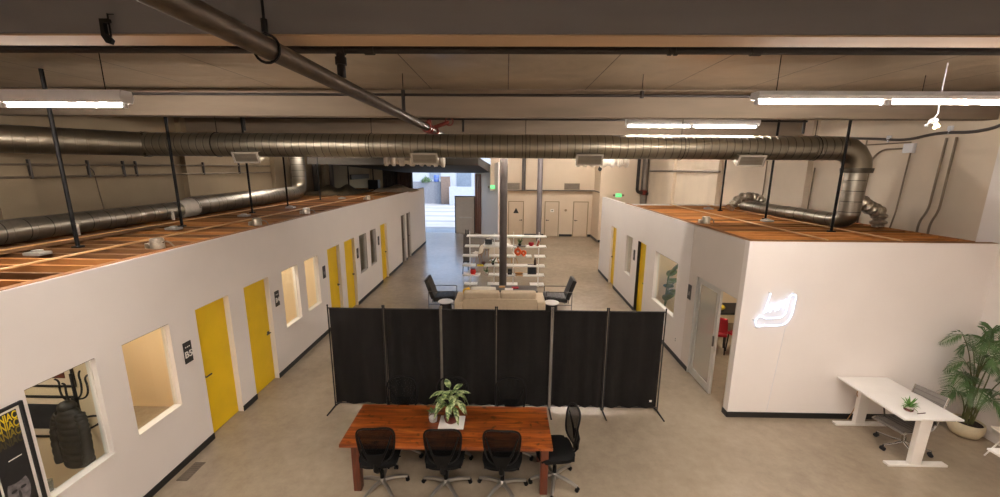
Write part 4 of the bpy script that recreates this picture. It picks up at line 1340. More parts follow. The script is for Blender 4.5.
t = thing('coffee_table', 'low dark coffee table behind the sofa', 'table', (.25, 12.2, 0))
b = MB(); b.box((-.75, -.32, .33), (.75, .32, .37), .01, 2); b.build('tabletop', 'dark_grey', t)
for sx in (-.68, .68):
    for sy in (-.26, .26):
        b = MB(); b.box((sx - .02, sy - .02, 0), (sx + .02, sy + .02, .33)); b.build('leg', 'ink', t)
for i, (x, y, w_, d_, m, l) in enumerate(((.10, 12.05, .26, .2, 'paper', 'white magazine on the coffee table'), (.30, 12.22, .22, .16, 'red', 'red book on the coffee table'), (-.12, 12.3, .2, .15, 'tan', 'tan book on the coffee table behind the column'))):
    b = MB(); b.box((x - w_ / 2, y - d_ / 2, .372), (x + w_ / 2, y + d_ / 2, .395), .003, 1)
    tag(b.build('book', m), l, 'book', 'books on the coffee table')

# ================================================================ white open shelves
SYF = 13.72
ZS = [.055, .40, .745, 1.09, 1.44, 1.80]
def shelf_unit(label, x0, x1, rows, posts):
    t = thing('open_shelf', label, 'shelf', ((x0 + x1) / 2, SYF, 0), 0, 'white open display shelves')
    for z, spans in zip(ZS, rows):
        for a, c in spans:
            b = MB(); b.box((a, SYF - .16, z - .02), (c, SYF + .16, z + .02), .003, 1); b.build('shelf_board', 'white_lacquer', t, True)
    for x, z0, z1 in posts:
        b = MB(); b.box((x - .014, SYF - .02, z0), (x + .014, SYF + .02, z1)); b.box((x - .02, SYF - .13, 0), (x + .02, SYF + .13, .035)) if z0 == 0 else None
        b.build('post', 'white_lacquer', t, True)
    return t
shelf_unit('white open shelf left of the grey column', -1.52, -.18, [
    [(-1.50, -1.02), (-.66, -.20)], [(-1.52, -.92), (-.62, -.2)], [(-1.54, -1.08), (-.78, -.2)],
    [(-1.54, -1.0), (-.6, -.2)], [(-1.45, -.95), (-.80, -.2)], [(-1.38, -.2)]],
    [(-1.28, 0, 1.95), (-.42, 0, 1.9)])
shelf_unit('white open shelf right of the grey column', -.02, 1.36, [
    [(0, .42), (.86, 1.36)], [(0, .34), (.60, 1.36)], [(0, 1.37)], [(0, .34), (.70, .9), (1.0, 1.38)], [(0, .36), (.68, 1.4)], [(0, 1.40)]],
    [(.26, 0, 1.95), (1.15, 0, 1.95)])
def small_plant(name, x, z, pot, r, label, y=None, leafm='leaf', n=12, h=.16):
    t = thing(name, label, 'plant', (x, SYF if y is None else y, z))
    b = MB(); b.lathe([(r * .7, 0), (r, r * 1.3), (r * .92, r * 1.32), (0, r * 1.2)], 16, cap1=False); b.build('pot', pot, t)
    b = MB()
    for k in range(n):
        leaf(b, (0, 0, r * 1.1), k * 2.4, h * rnd.uniform(.8, 1.2), h * .17, rnd.uniform(.6, 1.8), rnd.uniform(.3, .7), n=5)
    b.build('foliage', leafm, t)
    return t
T = .021
small_plant('shelf_plant', -.70, ZS[1] + T, 'paper', .06, 'small plant in a white pot on the second shelf, left unit')
small_plant('shelf_plant', -.46, ZS[2] + T, 'ink', .05, 'small plant in a dark pot on the third shelf beside the column')
t = small_plant('shelf_plant', .48, ZS[4] + T, 'ink', .06, 'small plant in a dark tray high on the right shelf', n=9)
b = MB(); b.box((-.24, -.1, -.021), (.24, .1, .0), .003, 1); b.build('tray', 'dark_grey', t)
t = thing('brown_bowl', 'small brown bowl on the third shelf, left unit', 'bowl', (-.80, SYF, ZS[2] + T)); 
b = MB(); b.lathe([(.03, 0), (.075, .05), (.085, .09), (.075, .088), (.02, .02)], 18, cap1=False); b.build('bowl', 'terracotta', t)
t = thing('red_lantern', 'red glazed pot with a dark lid on the second shelf, left unit', 'pot', (-1.17, SYF, ZS[1] + T))
b = MB(); b.lathe([(.08, 0), (.105, .06), (.10, .15), (.085, .17)], 20); b.build('pot', 'red_gloss', t)
b = MB(); b.lathe([(.088, .171), (.08, .2), (.02, .215)], 20); b.build('lid', 'terracotta', t)
b = MB(); b.box((-1.02, SYF - .1, ZS[2] - .02), (-.80, SYF + .1, ZS[2] + .012), .003, 1)
tag(b.build('yellow_box', 'y1'), 'flat yellow box bridging the gap in the third shelf', 'box')
t = thing('orange_vase', 'larger ring-shaped orange vase on the right shelf', 'vase', (.42, SYF, ZS[3] + T), 0, 'orange ring vases')
b = MB(); b.tube([(.085 * math.cos(a), 0, .135 + .085 * math.sin(a)) for a in [2 * PI * k / 20 for k in range(20)]], .048, 12, closed=True); b.lathe([(.05, 0), (.04, .02)], 14); b.lathe([(.03, .255), (.022, .30), (.03, .32)], 12); b.build('body', 'orange_gloss', t)
t = thing('orange_vase', 'smaller ring-shaped orange vase on the right shelf', 'vase', (.62, SYF, ZS[3] - .02 + T), 0, 'orange ring vases')
b = MB(); b.tube([(.062 * math.cos(a), 0, .115 + .062 * math.sin(a)) for a in [2 * PI * k / 20 for k in range(20)]], .04, 12, closed=True); b.lathe([(.055, 0), (.03, .03)], 14); b.build('body', 'orange_gloss', t)
t = thing('red_bowl', 'round red pot on the upper right shelf', 'pot', (.88, SYF, ZS[4] + T))
b = MB(); b.lathe([(.05, 0), (.10, .06), (.085, .125), (.06, .13)], 18); b.build('pot', 'red', t)
for k in range(3):
    b = MB(); mt = Matrix.Translation((1.03 + k * .035, SYF, ZS[4] + T)) @ Matrix.Rotation(.3, 4, 'Y'); b.box((0, -.09, .008), (.022, .09, .25 - .03 * k), .002, 1, mt)
    tag(b.build('book', ['paper', 'red', 'tan'][k]), ['white book leaning on the upper right shelf', 'red book leaning on the upper right shelf', 'tan book leaning on the upper right shelf'][k], 'book', 'leaning books on the right shelf')
t = thing('bottle', 'dark slim bottle at the right end of the third shelf', 'bottle', (1.03, SYF, ZS[2] + T))
b = MB(); b.lathe([(.035, 0), (.045, .03), (.045, .16), (.02, .23), (.018, .29), (.022, .30)], 16); b.build('body', 'soil', t)
t = thing('speaker_box', 'small black speaker beside the grey column', 'speaker', (.14, SYF, ZS[1] + T))
b = MB(); b.box((-.075, -.075, 0), (.075, .075, .2), .012, 2); b.build('cabinet', 'ink', t)
b = MB(); b.lathe([(.05, 0), (.045, .004), (.02, -.006)], 18); o = b.build('cone', 'dark_grey', t); o.data.transform(Matrix.Translation((0, -.077, .09)) @ Matrix.Rotation(PI / 2, 4, 'X'))
t = thing('wooden_bowl', 'long tan wooden boat bowl on the second shelf, right unit', 'bowl', (.47, SYF, ZS[1] + .01))
b = MB(); b.lathe([(.05, 0), (.10, .03), (.13, .075), (.12, .075), (.05, .02)], 20, sx=1.3, sy=.6, cap1=False); b.build('bowl', 'tan', t)
b = MB(); b.box((.33, SYF - .1, ZS[1] - .015), (.62, SYF + .1, ZS[1] + .005)); o = b.build('board', 'tan', t, True)
t = thing('picture_frame', 'grey framed picture propped on the second shelf, right unit', 'picture', (.93, SYF, ZS[1] + T))
b = MB(); mt = Matrix.Rotation(-.12, 4, 'X'); b.box((-.16, -.01, 0), (.16, .01, .37), .003, 1, mt); b.build('frame', 'dark_grey', t)
b = MB(); b.box((-.13, -.014, .03), (.13, -.0105, .34), 0, mat=mt); b.build('print', 'picture_dark', t)

# tall dark board frame behind the left shelf
t = thing('display_easel', 'tall narrow dark easel leaning behind the left shelf', 'easel', (-1.55, 15.2, 0))
b = MB()
for dx in (-.16, .16):
    b.bar((dx, 0, 0), (dx * .3, .25, 1.75), .03, .03)
b.bar((0, .62, 0), (0, .25, 1.72), .03, .03); b.bar((-.15, .07, .5), (.15, .07, .5), .03, .04)
b.build('legs', 'ink', t)
b = MB(); mt = Matrix.Translation((0, .09, .52)) @ Matrix.Rotation(-.14, 4, 'X'); b.box((-.14, -.03, 0), (.14, -.01, 1.05), 0, mat=mt); b.build('board', 'dark_grey', t)

# ================================================================ white table with shell chairs
t = thing('meeting_table', 'white round meeting table beyond the shelves', 'table', (-.45, 17.6, 0))
b = MB(); b.lathe([(.58, .715), (.61, .725), (.61, .74), (.60, .745)], 36); b.build('tabletop', 'white_lacquer', t)
b = MB(); b.lathe([(.30, 0), (.28, .015), (.05, .05), (.035, .1), (.035, .69), (.12, .714)], 24); b.build('pedestal', 'white_lacquer', t)
def shell_chair(label, loc, rz, group='white shell chairs at the round table', legm='tan'):
    """faces local -y"""
    t = thing('shell_chair', label, 'chair', loc, rz, group)
    def f(u, v):
        a = (u - .5) * 2
        if v < .5:
            q = v / .5
            y, z, w_ = -.22 + .38 * q, .45 - .03 * math.sin(PI * q) + .035 * a * a, .21 + .03 * q
        else:
            q = (v - .5) / .5
            an = q * 1.35
            y, z, w_ = .16 + .09 * q + .02 * math.sin(PI * q), .45 + .40 * q ** 1.15, .24 - .05 * q * q
            y -= .06 * a * a * (1 - .3 * q)
        w_ *= math.sqrt(max(.05, 1 - max(0, (v - .86) / .14) ** 2 * .75))
        return (a * w_, y, z)
    b = MB(); b.grid(f, 12, 20, .012); b.build('shell', 'white_shell', t)
    for sx in (-1, 1):
        for sy in (-1, 1):
            b = MB(); b.tube([(sx * .09, sy * .09, .43), (sx * .20, sy * .20, 0)], [.014, .009], 8); b.build('leg', legm, t)
    b = MB()
    for sx in (-1, 1):
        b.tube([(sx * .14, sx * .14, .25), (-sx * .09, -sx * .09, .40)], .005, 6)
    b.build('wire_brace', 'ink', t)
    return t
sc = shell_chair('white shell chair in front of the round table, back to the viewer', (-.50, 16.85, 0), PI)
dup(sc, (-1.25, 17.1, 0), PI + .9 + .3, 'white shell chair at the left of the round table')
dup(sc, (.25, 17.0, 0), PI - .85, 'white shell chair at the right of the round table')
dup(sc, (-.9, 18.3, 0), -.4, 'white shell chair on the far side of the round table')
dup(sc, (.1, 18.35, 0), .5, 'white shell chair on the far side beside the column')
t = thing('laptop', 'open black laptop on the white round table', 'laptop', (-.80, 17.55, .746))
b = MB(); b.box((-.16, -.11, 0), (.16, .11, .015), .004, 1); b.build('base', 'ink', t)
b = MB(); mt = Matrix.Translation((0, .11, .015)) @ Matrix.Rotation(-.3, 4, 'X'); b.box((-.16, -.004, 0), (.16, .004, .21), .002, 1, mt); b.build('screen', 'ink', t)
# ================================================================ right-hand desk corner
def sit_stand(label, x0, x1, y0, y1, z, cable=True):
    t = thing('standing_desk', label, 'desk', ((x0 + x1) / 2, (y0 + y1) / 2, 0), 0, 'white standing desks')
    w, d = (x1 - x0) / 2, (y1 - y0) / 2
    b = MB(); b.box((-w, -d, z - .026), (w, d, z), .004, 2); b.build('desktop', 'white_lacquer', t)
    b = MB()
    for y in (-d + .18, d - .18):
        b.box((-.32, y - .03, z - .055), (.32, y + .03, z - .0265))
    for x in (-.05, .05):
        b.box((x - .015, -d + .2, z - .06), (x + .015, d - .2, z - .03))
    b.build('support_frame', 'white_trim', t)
    for y in (-d + .10, d - .12):
        b = MB(); b.prism([(-.075, .035), (.075, .035), (.10, z - .056), (-.07, z - .056)], .07, lambda u, v, q, y=y: (u - .03, y - .035 + q, v), .006); l = b.build('leg', 'white_trim', t)
        b = MB(); b.box((-.42, y - .045, 0), (.42, y + .045, .034), .012, 2); b.build('foot', 'white_trim', l)
    b = MB(); b.box((w - .2, -d + .02, z - .045), (w - .08, -d + .05, z - .0265), .004, 1); b.build('control_pad', 'ink', t)
    if cable:
        b = MB(); b.tube(bez((-.12, d - .2, z - .04), (-.22, d - .15, .62), (-.1, d - .1, .5), 8) + bez((-.1, d - .1, .5), (-.02, d - .05, .3), (-.14, d - .04, .03), 8), .006, 6); b.build('power_cable', 'tan', t)
    return t
DKZ = .80
sit_stand('white standing desk with a small plant on its near edge', 5.51, 6.32, 4.98, 6.12, DKZ)
sit_stand('white standing desk cut off at the right edge of the view', 5.97, 6.8, 3.2, 4.42, DKZ, False)
t = thing('desk_plant', 'small bright green potted plant on the white desk', 'plant', (5.74, 5.17, DKZ))
t.scale = (1.25, 1.25, 1.25)
b = MB(); b.lathe([(.03, 0), (.042, .06), (.038, .062), (0, .055)], 16, cap1=False); b.build('pot', 'stone_white', t)
b = MB(); b.lathe([(.0415, .015), (.0445, .045)], 16, cap0=False, cap1=False); b.build('pot_band', 'terracotta', t)
b = MB()
for k in range(46):
    leaf(b, (0, 0, .06), k * 2.4, rnd.uniform(.055, .11), .009, rnd.uniform(.2, 1.6), rnd.uniform(.3, .8), n=4)
b.build('foliage', 'succulent', t)
b = MB(); b.tube([(5.80, 5.10, DKZ + .006), (5.93, 5.12, DKZ + .006)], .006, 8)
tag(b.build('pen', 'terracotta'), 'pen lying on the white desk beside the small plant', 'pen')

# ribbed office chair, faces -x
t = thing('office_chair', 'grey mesh office chair tucked under the white desk', 'chair', (6.06, 5.42, 0), .22)
def sl(p, y, q):
    return p
side = [(-.40, .44), (-.36, .46), (-.1, .43), (.08, .415), (.17, .45), (.22, .55), (.29, .80), (.33, .93)]
b = MB()
P = rounded([(x, 0, z) for x, z in side], .08, 4)
b.grid(lambda u, v: (lambda p: (p.x, (v - .5) * .38, p.z))(P[min(len(P) - 1, int(round(u * (len(P) - 1))))]), len(P) - 1, 6, .012)
s_ = b.build('sling_seat', 'grey_mesh', t)
b = MB()
for k in range(2, len(P) - 1, 2):
    p = P[k]
    b.tube([(p.x, -.19, p.z + .007), (p.x, .19, p.z + .007)], .006, 6)
b.build('rib', 'dark_grey', s_)
for y in (-.20, .20):
    b = MB(); b.tube([Vector((p.x, y, p.z)) for p in P], .014, 8); b.build('side_rail', 'chrome', t)
    b = MB(); b.tube(rounded([(.2, y, .5), (.12, y * 1.12, .66), (-.2, y * 1.12, .66), (-.16, y, .44)], .06, 4), .010, 8); b.build('armrest', 'dark_grey', t)
b = MB(); b.box((-.1, -.06, .33), (.06, .06, .40), .012, 2); b.bar((-.02, -.21, .41), (-.02, .21, .41), .04, .02); b.build('tilt_mechanism', 'ink', t)
b = MB(); b.cyl((-.02, 0, .12), (-.02, 0, .34), .022, n=12); b.build('gas_lift', 'chrome', t)
b = MB()
for k in range(5):
    a = 2 * PI * k / 5 + .5
    d = Vector((math.cos(a), math.sin(a), 0))
    b.tube([Vector((-.02, 0, .13)), Vector((-.02, 0, .10)) + d * .16, Vector((-.02, 0, .085)) + d * .31], [.02, .016, .011], 8)
b.build('star_base', 'chrome', t)
for k in range(5):
    a = 2 * PI * k / 5 + .5
    c = Vector((-.02 + math.cos(a) * .31, math.sin(a) * .31, 0)); tn = Vector((-math.sin(a), math.cos(a), 0))
    b = MB()
    for q in (-1, 1):
        b.cyl(c + tn * (q * .006) + Vector((0, 0, .03)), c + tn * (q * .026) + Vector((0, 0, .03)), .03, n=14)
    b.cyl(c + Vector((0, 0, .035)), c + Vector((0, 0, .09)), .01, n=8)
    b.build('caster', 'ink', t)

# palm
t = thing('potted_palm', 'tall palm in a sandy bowl pot by the white desk', 'plant', (7.375, 5.78, 0))
b = MB(); b.lathe([(.11, 0), (.165, .03), (.205, .12), (.21, .20), (.20, .245), (.185, .247), (.18, .22), (.0, .21)], 36, cap1=False); b.build('pot', 'stone_pot', t)
b = MB(); b.lathe([(.001, .225), (.18, .22)], 24, cap0=False, cap1=False); b.build('soil', 'soil', t)
rp = random.Random(11)
fr = [(2.75, 1.72, .62, .55), (2.9, 1.20, .50, .75), (3.4, 1.0, .55, .8), (.3, 1.85, .34, .4), (1.2, 1.75, .2, .4), (5.9, 1.75, .42, .55), (4.4, 1.45, .42, .7), (5.1, 1.15, .5, .8), (3.9, .80, .5, .9), (2.2, .95, .45, .8), (5.6, .75, .5, .9), (.0, 1.25, .34, .7), (2.5, 1.5, .30, .4), (4.0, 1.7, .30, .4), (3.1, .62, .42, .8), (4.8, .62, .45, .9)]
for k, (az, h, out, dr) in enumerate(fr):
    d = Vector((math.cos(az), math.sin(az), 0))
    bs = Vector((rp.uniform(-.06, .06), rp.uniform(-.06, .06), .22))
    sc_ = .82; out *= .82
    top = bs + d * (out * .55) + Vector((0, 0, h * sc_))
    tip = bs + d * (out * 1.25) + Vector((0, 0, h * sc_ - dr * .22))
    spine = bez(bs, bs + d * (out * .12) + Vector((0, 0, h * .62)), top, 12)[:-1] + bez(top, top + (top - (bs + d * (out * .12) + Vector((0, 0, h * .62)))).normalized() * .14, tip, 8)
    b = MB(); n_ = len(spine)
    spine = [Vector((min(p.x, .08 + max(0, p.x - .08) * .25), min(p.y, .1 + max(0, p.y - .1) * .25), p.z)) for p in spine]
    b.tube(spine, [.011 - .009 * i / (n_ - 1) for i in range(n_)], 6); b_o = b.build('stalk', 'palm_stem', t)
    b = MB()
    dense = []
    for a, c in zip(spine, spine[1:]):
        dense += [(a.lerp(c, q / 3), (c - a).normalized()) for q in range(3)]
    dense = dense[int(len(dense) * .45):]
    m_ = len(dense)
    for i, (p, tg) in enumerate(dense):
        if i % 1:
            continue
        s_ = i / (m_ - 1)
        L = .26 * (math.sin(PI * min(1, .18 + .80 * s_)) ** .6) + .03
        sdv = tg.cross(Vector((0, 0, 1)))
        if sdv.length < .15:
            sdv = tg.cross(d.cross(Vector((0, 0, 1))))
        sdv.normalize()
        nn = sdv.cross(tg).normalized()
        for sg in (-1, 1):
            dv = (sdv * sg * .85 + tg * (.55 + .4 * s_) + nn * .12).normalized()
            wv = tg * .009
            q1 = p + dv * L * .5 + Vector((0, 0, -.02 * L)); q2 = p + dv * L + Vector((0, 0, -.28 * L))
            vs = [b.bm.verts.new(x) for x in (p - wv * .4, p + wv * .4, q1 + wv, q1 - wv, q2)]
            b.bm.faces.new((vs[0], vs[1], vs[2], vs[3])); b.bm.faces.new((vs[3], vs[2], vs[4]))
    for q in b.bm.verts:
        if q.co.x > .08:
            q.co.x = .08 + (q.co.x - .08) * .25
        if q.co.y > .1:
            q.co.y = .1 + (q.co.y - .1) * .25
    b.build('frond', 'palm', t)
# white moulded chair at the second desk
c3 = shell_chair('white moulded chair at the cut-off desk by the palm pot', (7.37, 5.12, 0), -1.5, 'white moulded chair', 'white_trim')
del c3['group']

# ================================================================ neon sign
t = thing('neon_sign', 'glowing white neon sign on the white office wall', 'sign', (4.31, 6.13, 1.95))
def np_(px, py):
    # sign drawing, measured across the wall in metres
    return (4.015 + (px - 20) * .001455, 6.118, 2.245 - (py - 90) * .00183)
def neon(name, pts, closed=False, r=.0052, rad=.05):
    b = MB(); P = [np_(*p) for p in pts]
    if not closed:
        P = rounded(P, rad, 5)
    b.tube(P, r, 8, closed=closed); b.build(name, 'neon', t, True)
circ = [(92 + 52 * math.cos(a) * 1.05, 362 + 48 * math.sin(a)) for a in [PI * 2 * (-.10) - k * (2 * PI * .80) / 16 for k in range(17)]]
neon('outline_tube', [circ[0], (210, 330), (310, 326), (352, 290), (372, 112), (440, 112), (424, 300), (385, 372), (320, 398), (140, 398), circ[-1]], rad=.07)
neon('round_tube', circ, rad=.005)
neon('letter_tube', [(158, 105), (128, 250), (118, 285)])
neon('letter_tube', [(120, 280), (250, 205), (335, 160)], rad=.02)
neon('letter_tube', [(180, 275), (215, 200), (235, 265)], rad=.02)
neon('letter_tube', [(265, 255), (290, 185), (320, 240)], rad=.02)
b = MB()
for p in ((150, 98), (405, 100), (18, 352), (60, 425)):
    q = np_(*p); b.cyl((q[0], 6.15, q[2]), (q[0], 6.112, q[2]), .008, n=8)
b.build('stand_off', 'alu', t, True)
b = MB(); q = np_(395, 395); b.tube([q, (q[0] - .01, 6.145, q[2] - .05), (q[0] - .10, 6.146, .12)], .0035, 6); b.build('power_cord', 'fixture', t, True)

# ================================================================ wall signs
def plate(y, z, label, letters, right=False):
    x = XR if right else XL
    s_ = -1 if right else 1
    t = thing('room_sign', label, 'sign', (x, y, z), 0, 'black room number plates')
    b = MB(); b.box((x, y - .07, z - .155), (x + s_ * .012, y + .07, z + .155), .003, 1); b.build('plate', 'plate', t, True)
    if letters:
        text_mesh('lettering', letters, .13, 'sign_white', t, face_matrix((x + s_ * .0135, y, z - .03), (s_, 0, 0)), bold=True)
        b = MB()
        for k in range(3):
            b.box((x + s_ * .012, y - .045 + k * .032, z + .075), (x + s_ * .0135, y - .025 + k * .032, z + .09))
        b.build('small_print', 'sign_white', t, True)
    else:
        b = MB(); b.box((x + s_ * .012, y - .04, z - .07), (x + s_ * .0135, y + .04, z + .02)); b.build('white_mark', 'face', t, True)
    return t
plate(5.145, 1.56, 'black room plate lettered B5 beside the first yellow door', 'B5')
plate(7.38, 1.60, 'black room plate lettered B4 past the second yellow door', 'B4')
plate(9.43, 1.59, 'black room plate before the third yellow door', None)
plate(11.68, 1.58, 'black room plate past the fourth yellow door', None)
plate(13.68, 1.60, 'black room plate before the last yellow door on the left', None)
plate(7.92, 1.66, 'black room plate beside the sliding glass door', None, True)
plate(11.55, 1.64, 'black room plate between the small window and the black jamb', None, True)
# outlet and thermostat
t = thing('wall_outlet', 'small white outlet low on the right office front', 'outlet', (XR, 8.33, .42))
b = MB(); b.box((XR - .008, 8.30, .36), (XR, 8.37, .48), .003, 1); b.build('cover_plate', 'white_trim', t, True)
b = MB(); b.box((XR - .0095, 8.32, .38), (XR - .008, 8.35, .41)); b.box((XR - .0095, 8.32, .43), (XR - .008, 8.35, .46)); b.build('socket', 'face', t, True)
t = thing('thermostat', 'small round thermostat between two rest room doors', 'thermostat', (3.62, 24.3, 1.62))
b = MB(); b.lathe([(.08, 0), (.075, .03), (.03, .035)], 20); o = b.build('dial', 'old_wall', t); o.data.transform(Matrix.Rotation(PI / 2, 4, 'X'))
for x0, x1, l in ((.02, .78, 'louvred vent above the triangle-sign rest room door'), (3.42, 4.34, 'louvred vent above the far rest room doors')):
    t = thing('wall_vent', l, 'vent', ((x0 + x1) / 2, 23.95, 3.06), 0, 'louvred vents above the rest rooms')
    b = MB(); b.box((x0, 23.93, 2.88), (x1, 23.95, 3.26), .004, 1); b.build('vent_frame', 'conduit', t, True)
    for k in range(6):
        b = MB(); b.box((x0 + .04, 23.915, 2.92 + k * .052), (x1 - .04, 23.932, 2.94 + k * .052)); b.build('louvre', 'dark_grey', t, True)
def exit_sign(x, y, z, label):
    t = thing('exit_sign', label, 'sign', (x, y, z), 0, 'green exit signs')
    b = MB(); b.box((x - .17, y - .04, z - .10), (x + .17, y, z + .10), .008, 2); b.build('body', 'fixture', t, True)
    b = MB(); b.box((x - .16, y - .044, z - .09), (x + .16, y - .0405, z + .09)); b.build('light_panel', 'exit', t, True)
    text_mesh('lettering', 'EXIT', .15, 'sign_white', t, face_matrix((x, y - .046, z), (0, -1, 0)), bold=True)
    b = MB()
    for q in (-.25, .25):
        b.cyl((x + q, y, z), (x + q, y - .06, z), .05, .06, 14)
    b.build('emergency_lamp', 'conduit', t, True)
exit_sign(-.78, 23.19, 3.05, 'green lit exit sign beside the loading door')
exit_sign(6.22, 22.38, 2.68, 'green lit exit sign above the right office wall')
t = thing('security_camera', 'dark dome camera on the corner near the far exit sign', 'camera', (5.1, 22.4, 4.1))
b = MB(); b.sphere((0, -.12, 0), .11); b.build('dome', 'ink', t)
b = MB(); b.cyl((0, -.1, .06), (0, .02, .12), .05, n=12); b.build('mount', 'dark_grey', t)

# ================================================================ framed film poster
t = thing('framed_poster', 'black framed poster with yellow MANIAC lettering', 'poster', (XL, 3.09, 1.48))
PY0, PY1, PZ0, PZ1 = 2.925, 3.255, .95, 2.01
b = MB()
for a, c in (((PY0, PZ0), (PY0 + .028, PZ1)), ((PY1 - .028, PZ0), (PY1, PZ1)), ((PY0 + .028, PZ0), (PY1 - .028, PZ0 + .028)), ((PY0 + .028, PZ1 - .028), (PY1 - .028, PZ1))):
    b.box((XL, a[0], a[1]), (XL + .028, c[0], c[1]), .003, 1)
b.build('frame', 'ink', t, True)
b = MB(); b.box((XL, PY0 + .028, PZ0 + .028), (XL + .010, PY1 - .028, PZ1 - .028)); b.build('white_border', 'paper', t, True)
b = MB(); b.box((XL + .010, PY0 + .055, PZ0 + .055), (XL + .013, PY1 - .055, PZ1 - .055)); b.build('print', 'poster_bg', t, True)
yc = (PY0 + PY1) / 2
for k in range(4):
    text_mesh('lettering', 'MANIAC', .105, 'y%d' % (k + 1), t, face_matrix((XL + .0140, yc, PZ1 - .105 - k * .078), (1, 0, 0)), .0008, True, xs=.53)
b = MB(); b.box((XL + .0130, yc - .03, PZ1 - .503), (XL + .0142, yc + .07, PZ1 - .494)); b.build('small_print', 'sign_white', t, True)
def blob(cy, cz, ry, rz_, name, mat, lev):
    b = MB(); b.prism([(cy + ry * math.cos(a), cz + rz_ * math.sin(a)) for a in [2 * PI * k / 22 for k in range(22)]], .0008, lambda u, v, q: (XL + lev + q, u, v)); b.build(name, mat, t, True)
blob(yc - .01, PZ0 + .24, .085, .17, 'portrait', 'face', .0135)
blob(yc - .01, PZ0 + .40, .10, .07, 'portrait_hair', 'poster_bg', .0148)
blob(yc - .045, PZ0 + .26, .022, .014, 'portrait_eye', 'poster_bg', .0148)
blob(yc + .025, PZ0 + .26, .022, .014, 'portrait_eye', 'poster_bg', .0148)
blob(yc - .01, PZ0 + .20, .010, .045, 'portrait_nose', 'face_dark', .0148)
b = MB(); b.box((XL + .0135, PY0 + .09, PZ0 + .058), (XL + .0155, PY1 - .09, PZ0 + .115)); b.build('title_block', 'ink', t, True)
b = MB(); b.box((XL + .0150, yc - .055, PZ0 + .078), (XL + .0160, yc + .055, PZ0 + .096)); b.build('small_print', 'face', t, True)

# ================================================================ room behind the first window
def wall_picture(x0, x1, z0, z1, y, mat, label):
    t = thing('wall_picture', label, 'picture', ((x0 + x1) / 2, y, (z0 + z1) / 2), 0, 'framed pictures behind the jacket')
    b = MB(); f_ = .022
    for a, c in (((x0, z0), (x0 + f_, z1)), ((x1 - f_, z0), (x1, z1)), ((x0 + f_, z0), (x1 - f_, z0 + f_)), ((x0 + f_, z1 - f_), (x1 - f_, z1))):
        b.box((a[0], y - .025, a[1]), (c[0], y, c[1]), .002, 1)
    b.build('frame', 'ink', t, True)
    b = MB(); b.box((x0 + f_, y - .008, z0 + f_), (x1 - f_, y, z1 - f_)); b.build('mount', 'mat_white', t, True)
    m_ = .11
    b = MB(); b.box((x0 + m_, y - .012, z0 + m_), (x1 - m_, y - .008, z1 - m_)); b.build('print', mat, t, True)
wall_picture(-5.62, -5.02, 1.60, 2.15, 4.16, 'picture_red', 'dark red framed picture, upper one behind the jacket window')
wall_picture(-5.80, -5.08, .93, 1.48, 4.16, 'picture_dark', 'dark framed picture, lower one behind the jacket window')
t = thing('coat_rack', 'black bentwood coat rack holding the jacket', 'coat rack', (-4.86, 3.99, 0))
b = MB(); b.tube([(0, 0, .0), (0, 0, 1.86)], [.022, .016], 10); b.build('pole', 'ink', t)
for k in range(4):
    a = k * PI / 2 + .35
    d = Vector((math.cos(a), math.sin(a), 0))
    b = MB(); b.tube(bez(Vector((0, 0, 1.55)), d * .13 + Vector((0, 0, 1.5)), d * .12 + Vector((0, 0, 1.72)), 8) + bez(d * .12 + Vector((0, 0, 1.72)), d * .10 + Vector((0, 0, 1.8)), d * .145 + Vector((0, 0, 1.82)), 5), .010, 8); b.build('hook', 'ink', t)
    b = MB(); b.tube(bez(Vector((0, 0, .30)), d * .10 + Vector((0, 0, .32)), d * .145 + Vector((0, 0, .0)), 8), .013, 8); b.build('foot', 'ink', t)
b = MB(); b.tube([(.17 * math.cos(a), .17 * math.sin(a), 1.22) for a in [2 * PI * k / 24 for k in range(24)]], .012, 8, closed=True); b.build('ring', 'ink', t)
t = thing('jacket', 'black quilted puffer jacket hanging on the coat rack', 'jacket', (-4.82, 3.86, 1.22))
def body(u, v):
    a = 2 * PI * u
    z = -.40 + .72 * v
    w_ = .155 - .04 * v + .02 * math.sin(2.5 * v)
    if v > .82:
        w_ *= 1 - ((v - .82) / .18) ** 2 * .75
    q = .010 * abs(math.sin(v * PI * 9))
    return ((w_ + q) * math.cos(a) * .95, (w_ * .55 + q) * math.sin(a), z)
b = MB(); b.grid(body, 28, 54); b.build('body', 'jacket', t)
for sg, nm_ in ((-1, 'sleeve'), (1, 'sleeve')):
    b = MB(); P = bez((sg * .11, 0, .23), (sg * .19, -.03, .12), (sg * .155, -.05, -.34), 36)
    b.tube(P, [.044 + .007 * abs(math.sin(i * PI / 4)) for i in range(len(P))], 14); b.build(nm_, 'jacket', t)
b = MB(); b.sphere((-.02, .01, .31), .09, (1, .8, .8)); b.build('hood', 'jacket', t)
t = thing('counter', 'narrow counter just inside the jacket window', 'counter', (-4.85, 2.7, 0))
b = MB(); b.box((-5.02, 1.9, .80), (-4.64, 3.5, .83), .004, 1); b.build('worktop', 'white_lacquer', t, True)
for y in (1.95, 3.4):
    b = MB(); b.box((-5.0, y, 0), (-4.66, y + .03, .80)); b.build('panel', 'white_lacquer', t, True)
for k, (x, y) in enumerate(((-4.70, 3.16), (-4.70, 3.26), (-4.70, 3.36), (-4.70, 3.45))):
    b = MB(); b.lathe([(.028, 0), (.036, .13), (.033, .13), (.026, .01)], 18, cap1=False)
    o = b.build('drinking_glass', 'tumbler'); o.location = (x, y, .831)
    tag(o, 'clear tumbler on the counter inside the jacket window, %s from the poster' % ['first', 'second', 'third', 'fourth'][k], 'glass', 'tumblers on the counter')

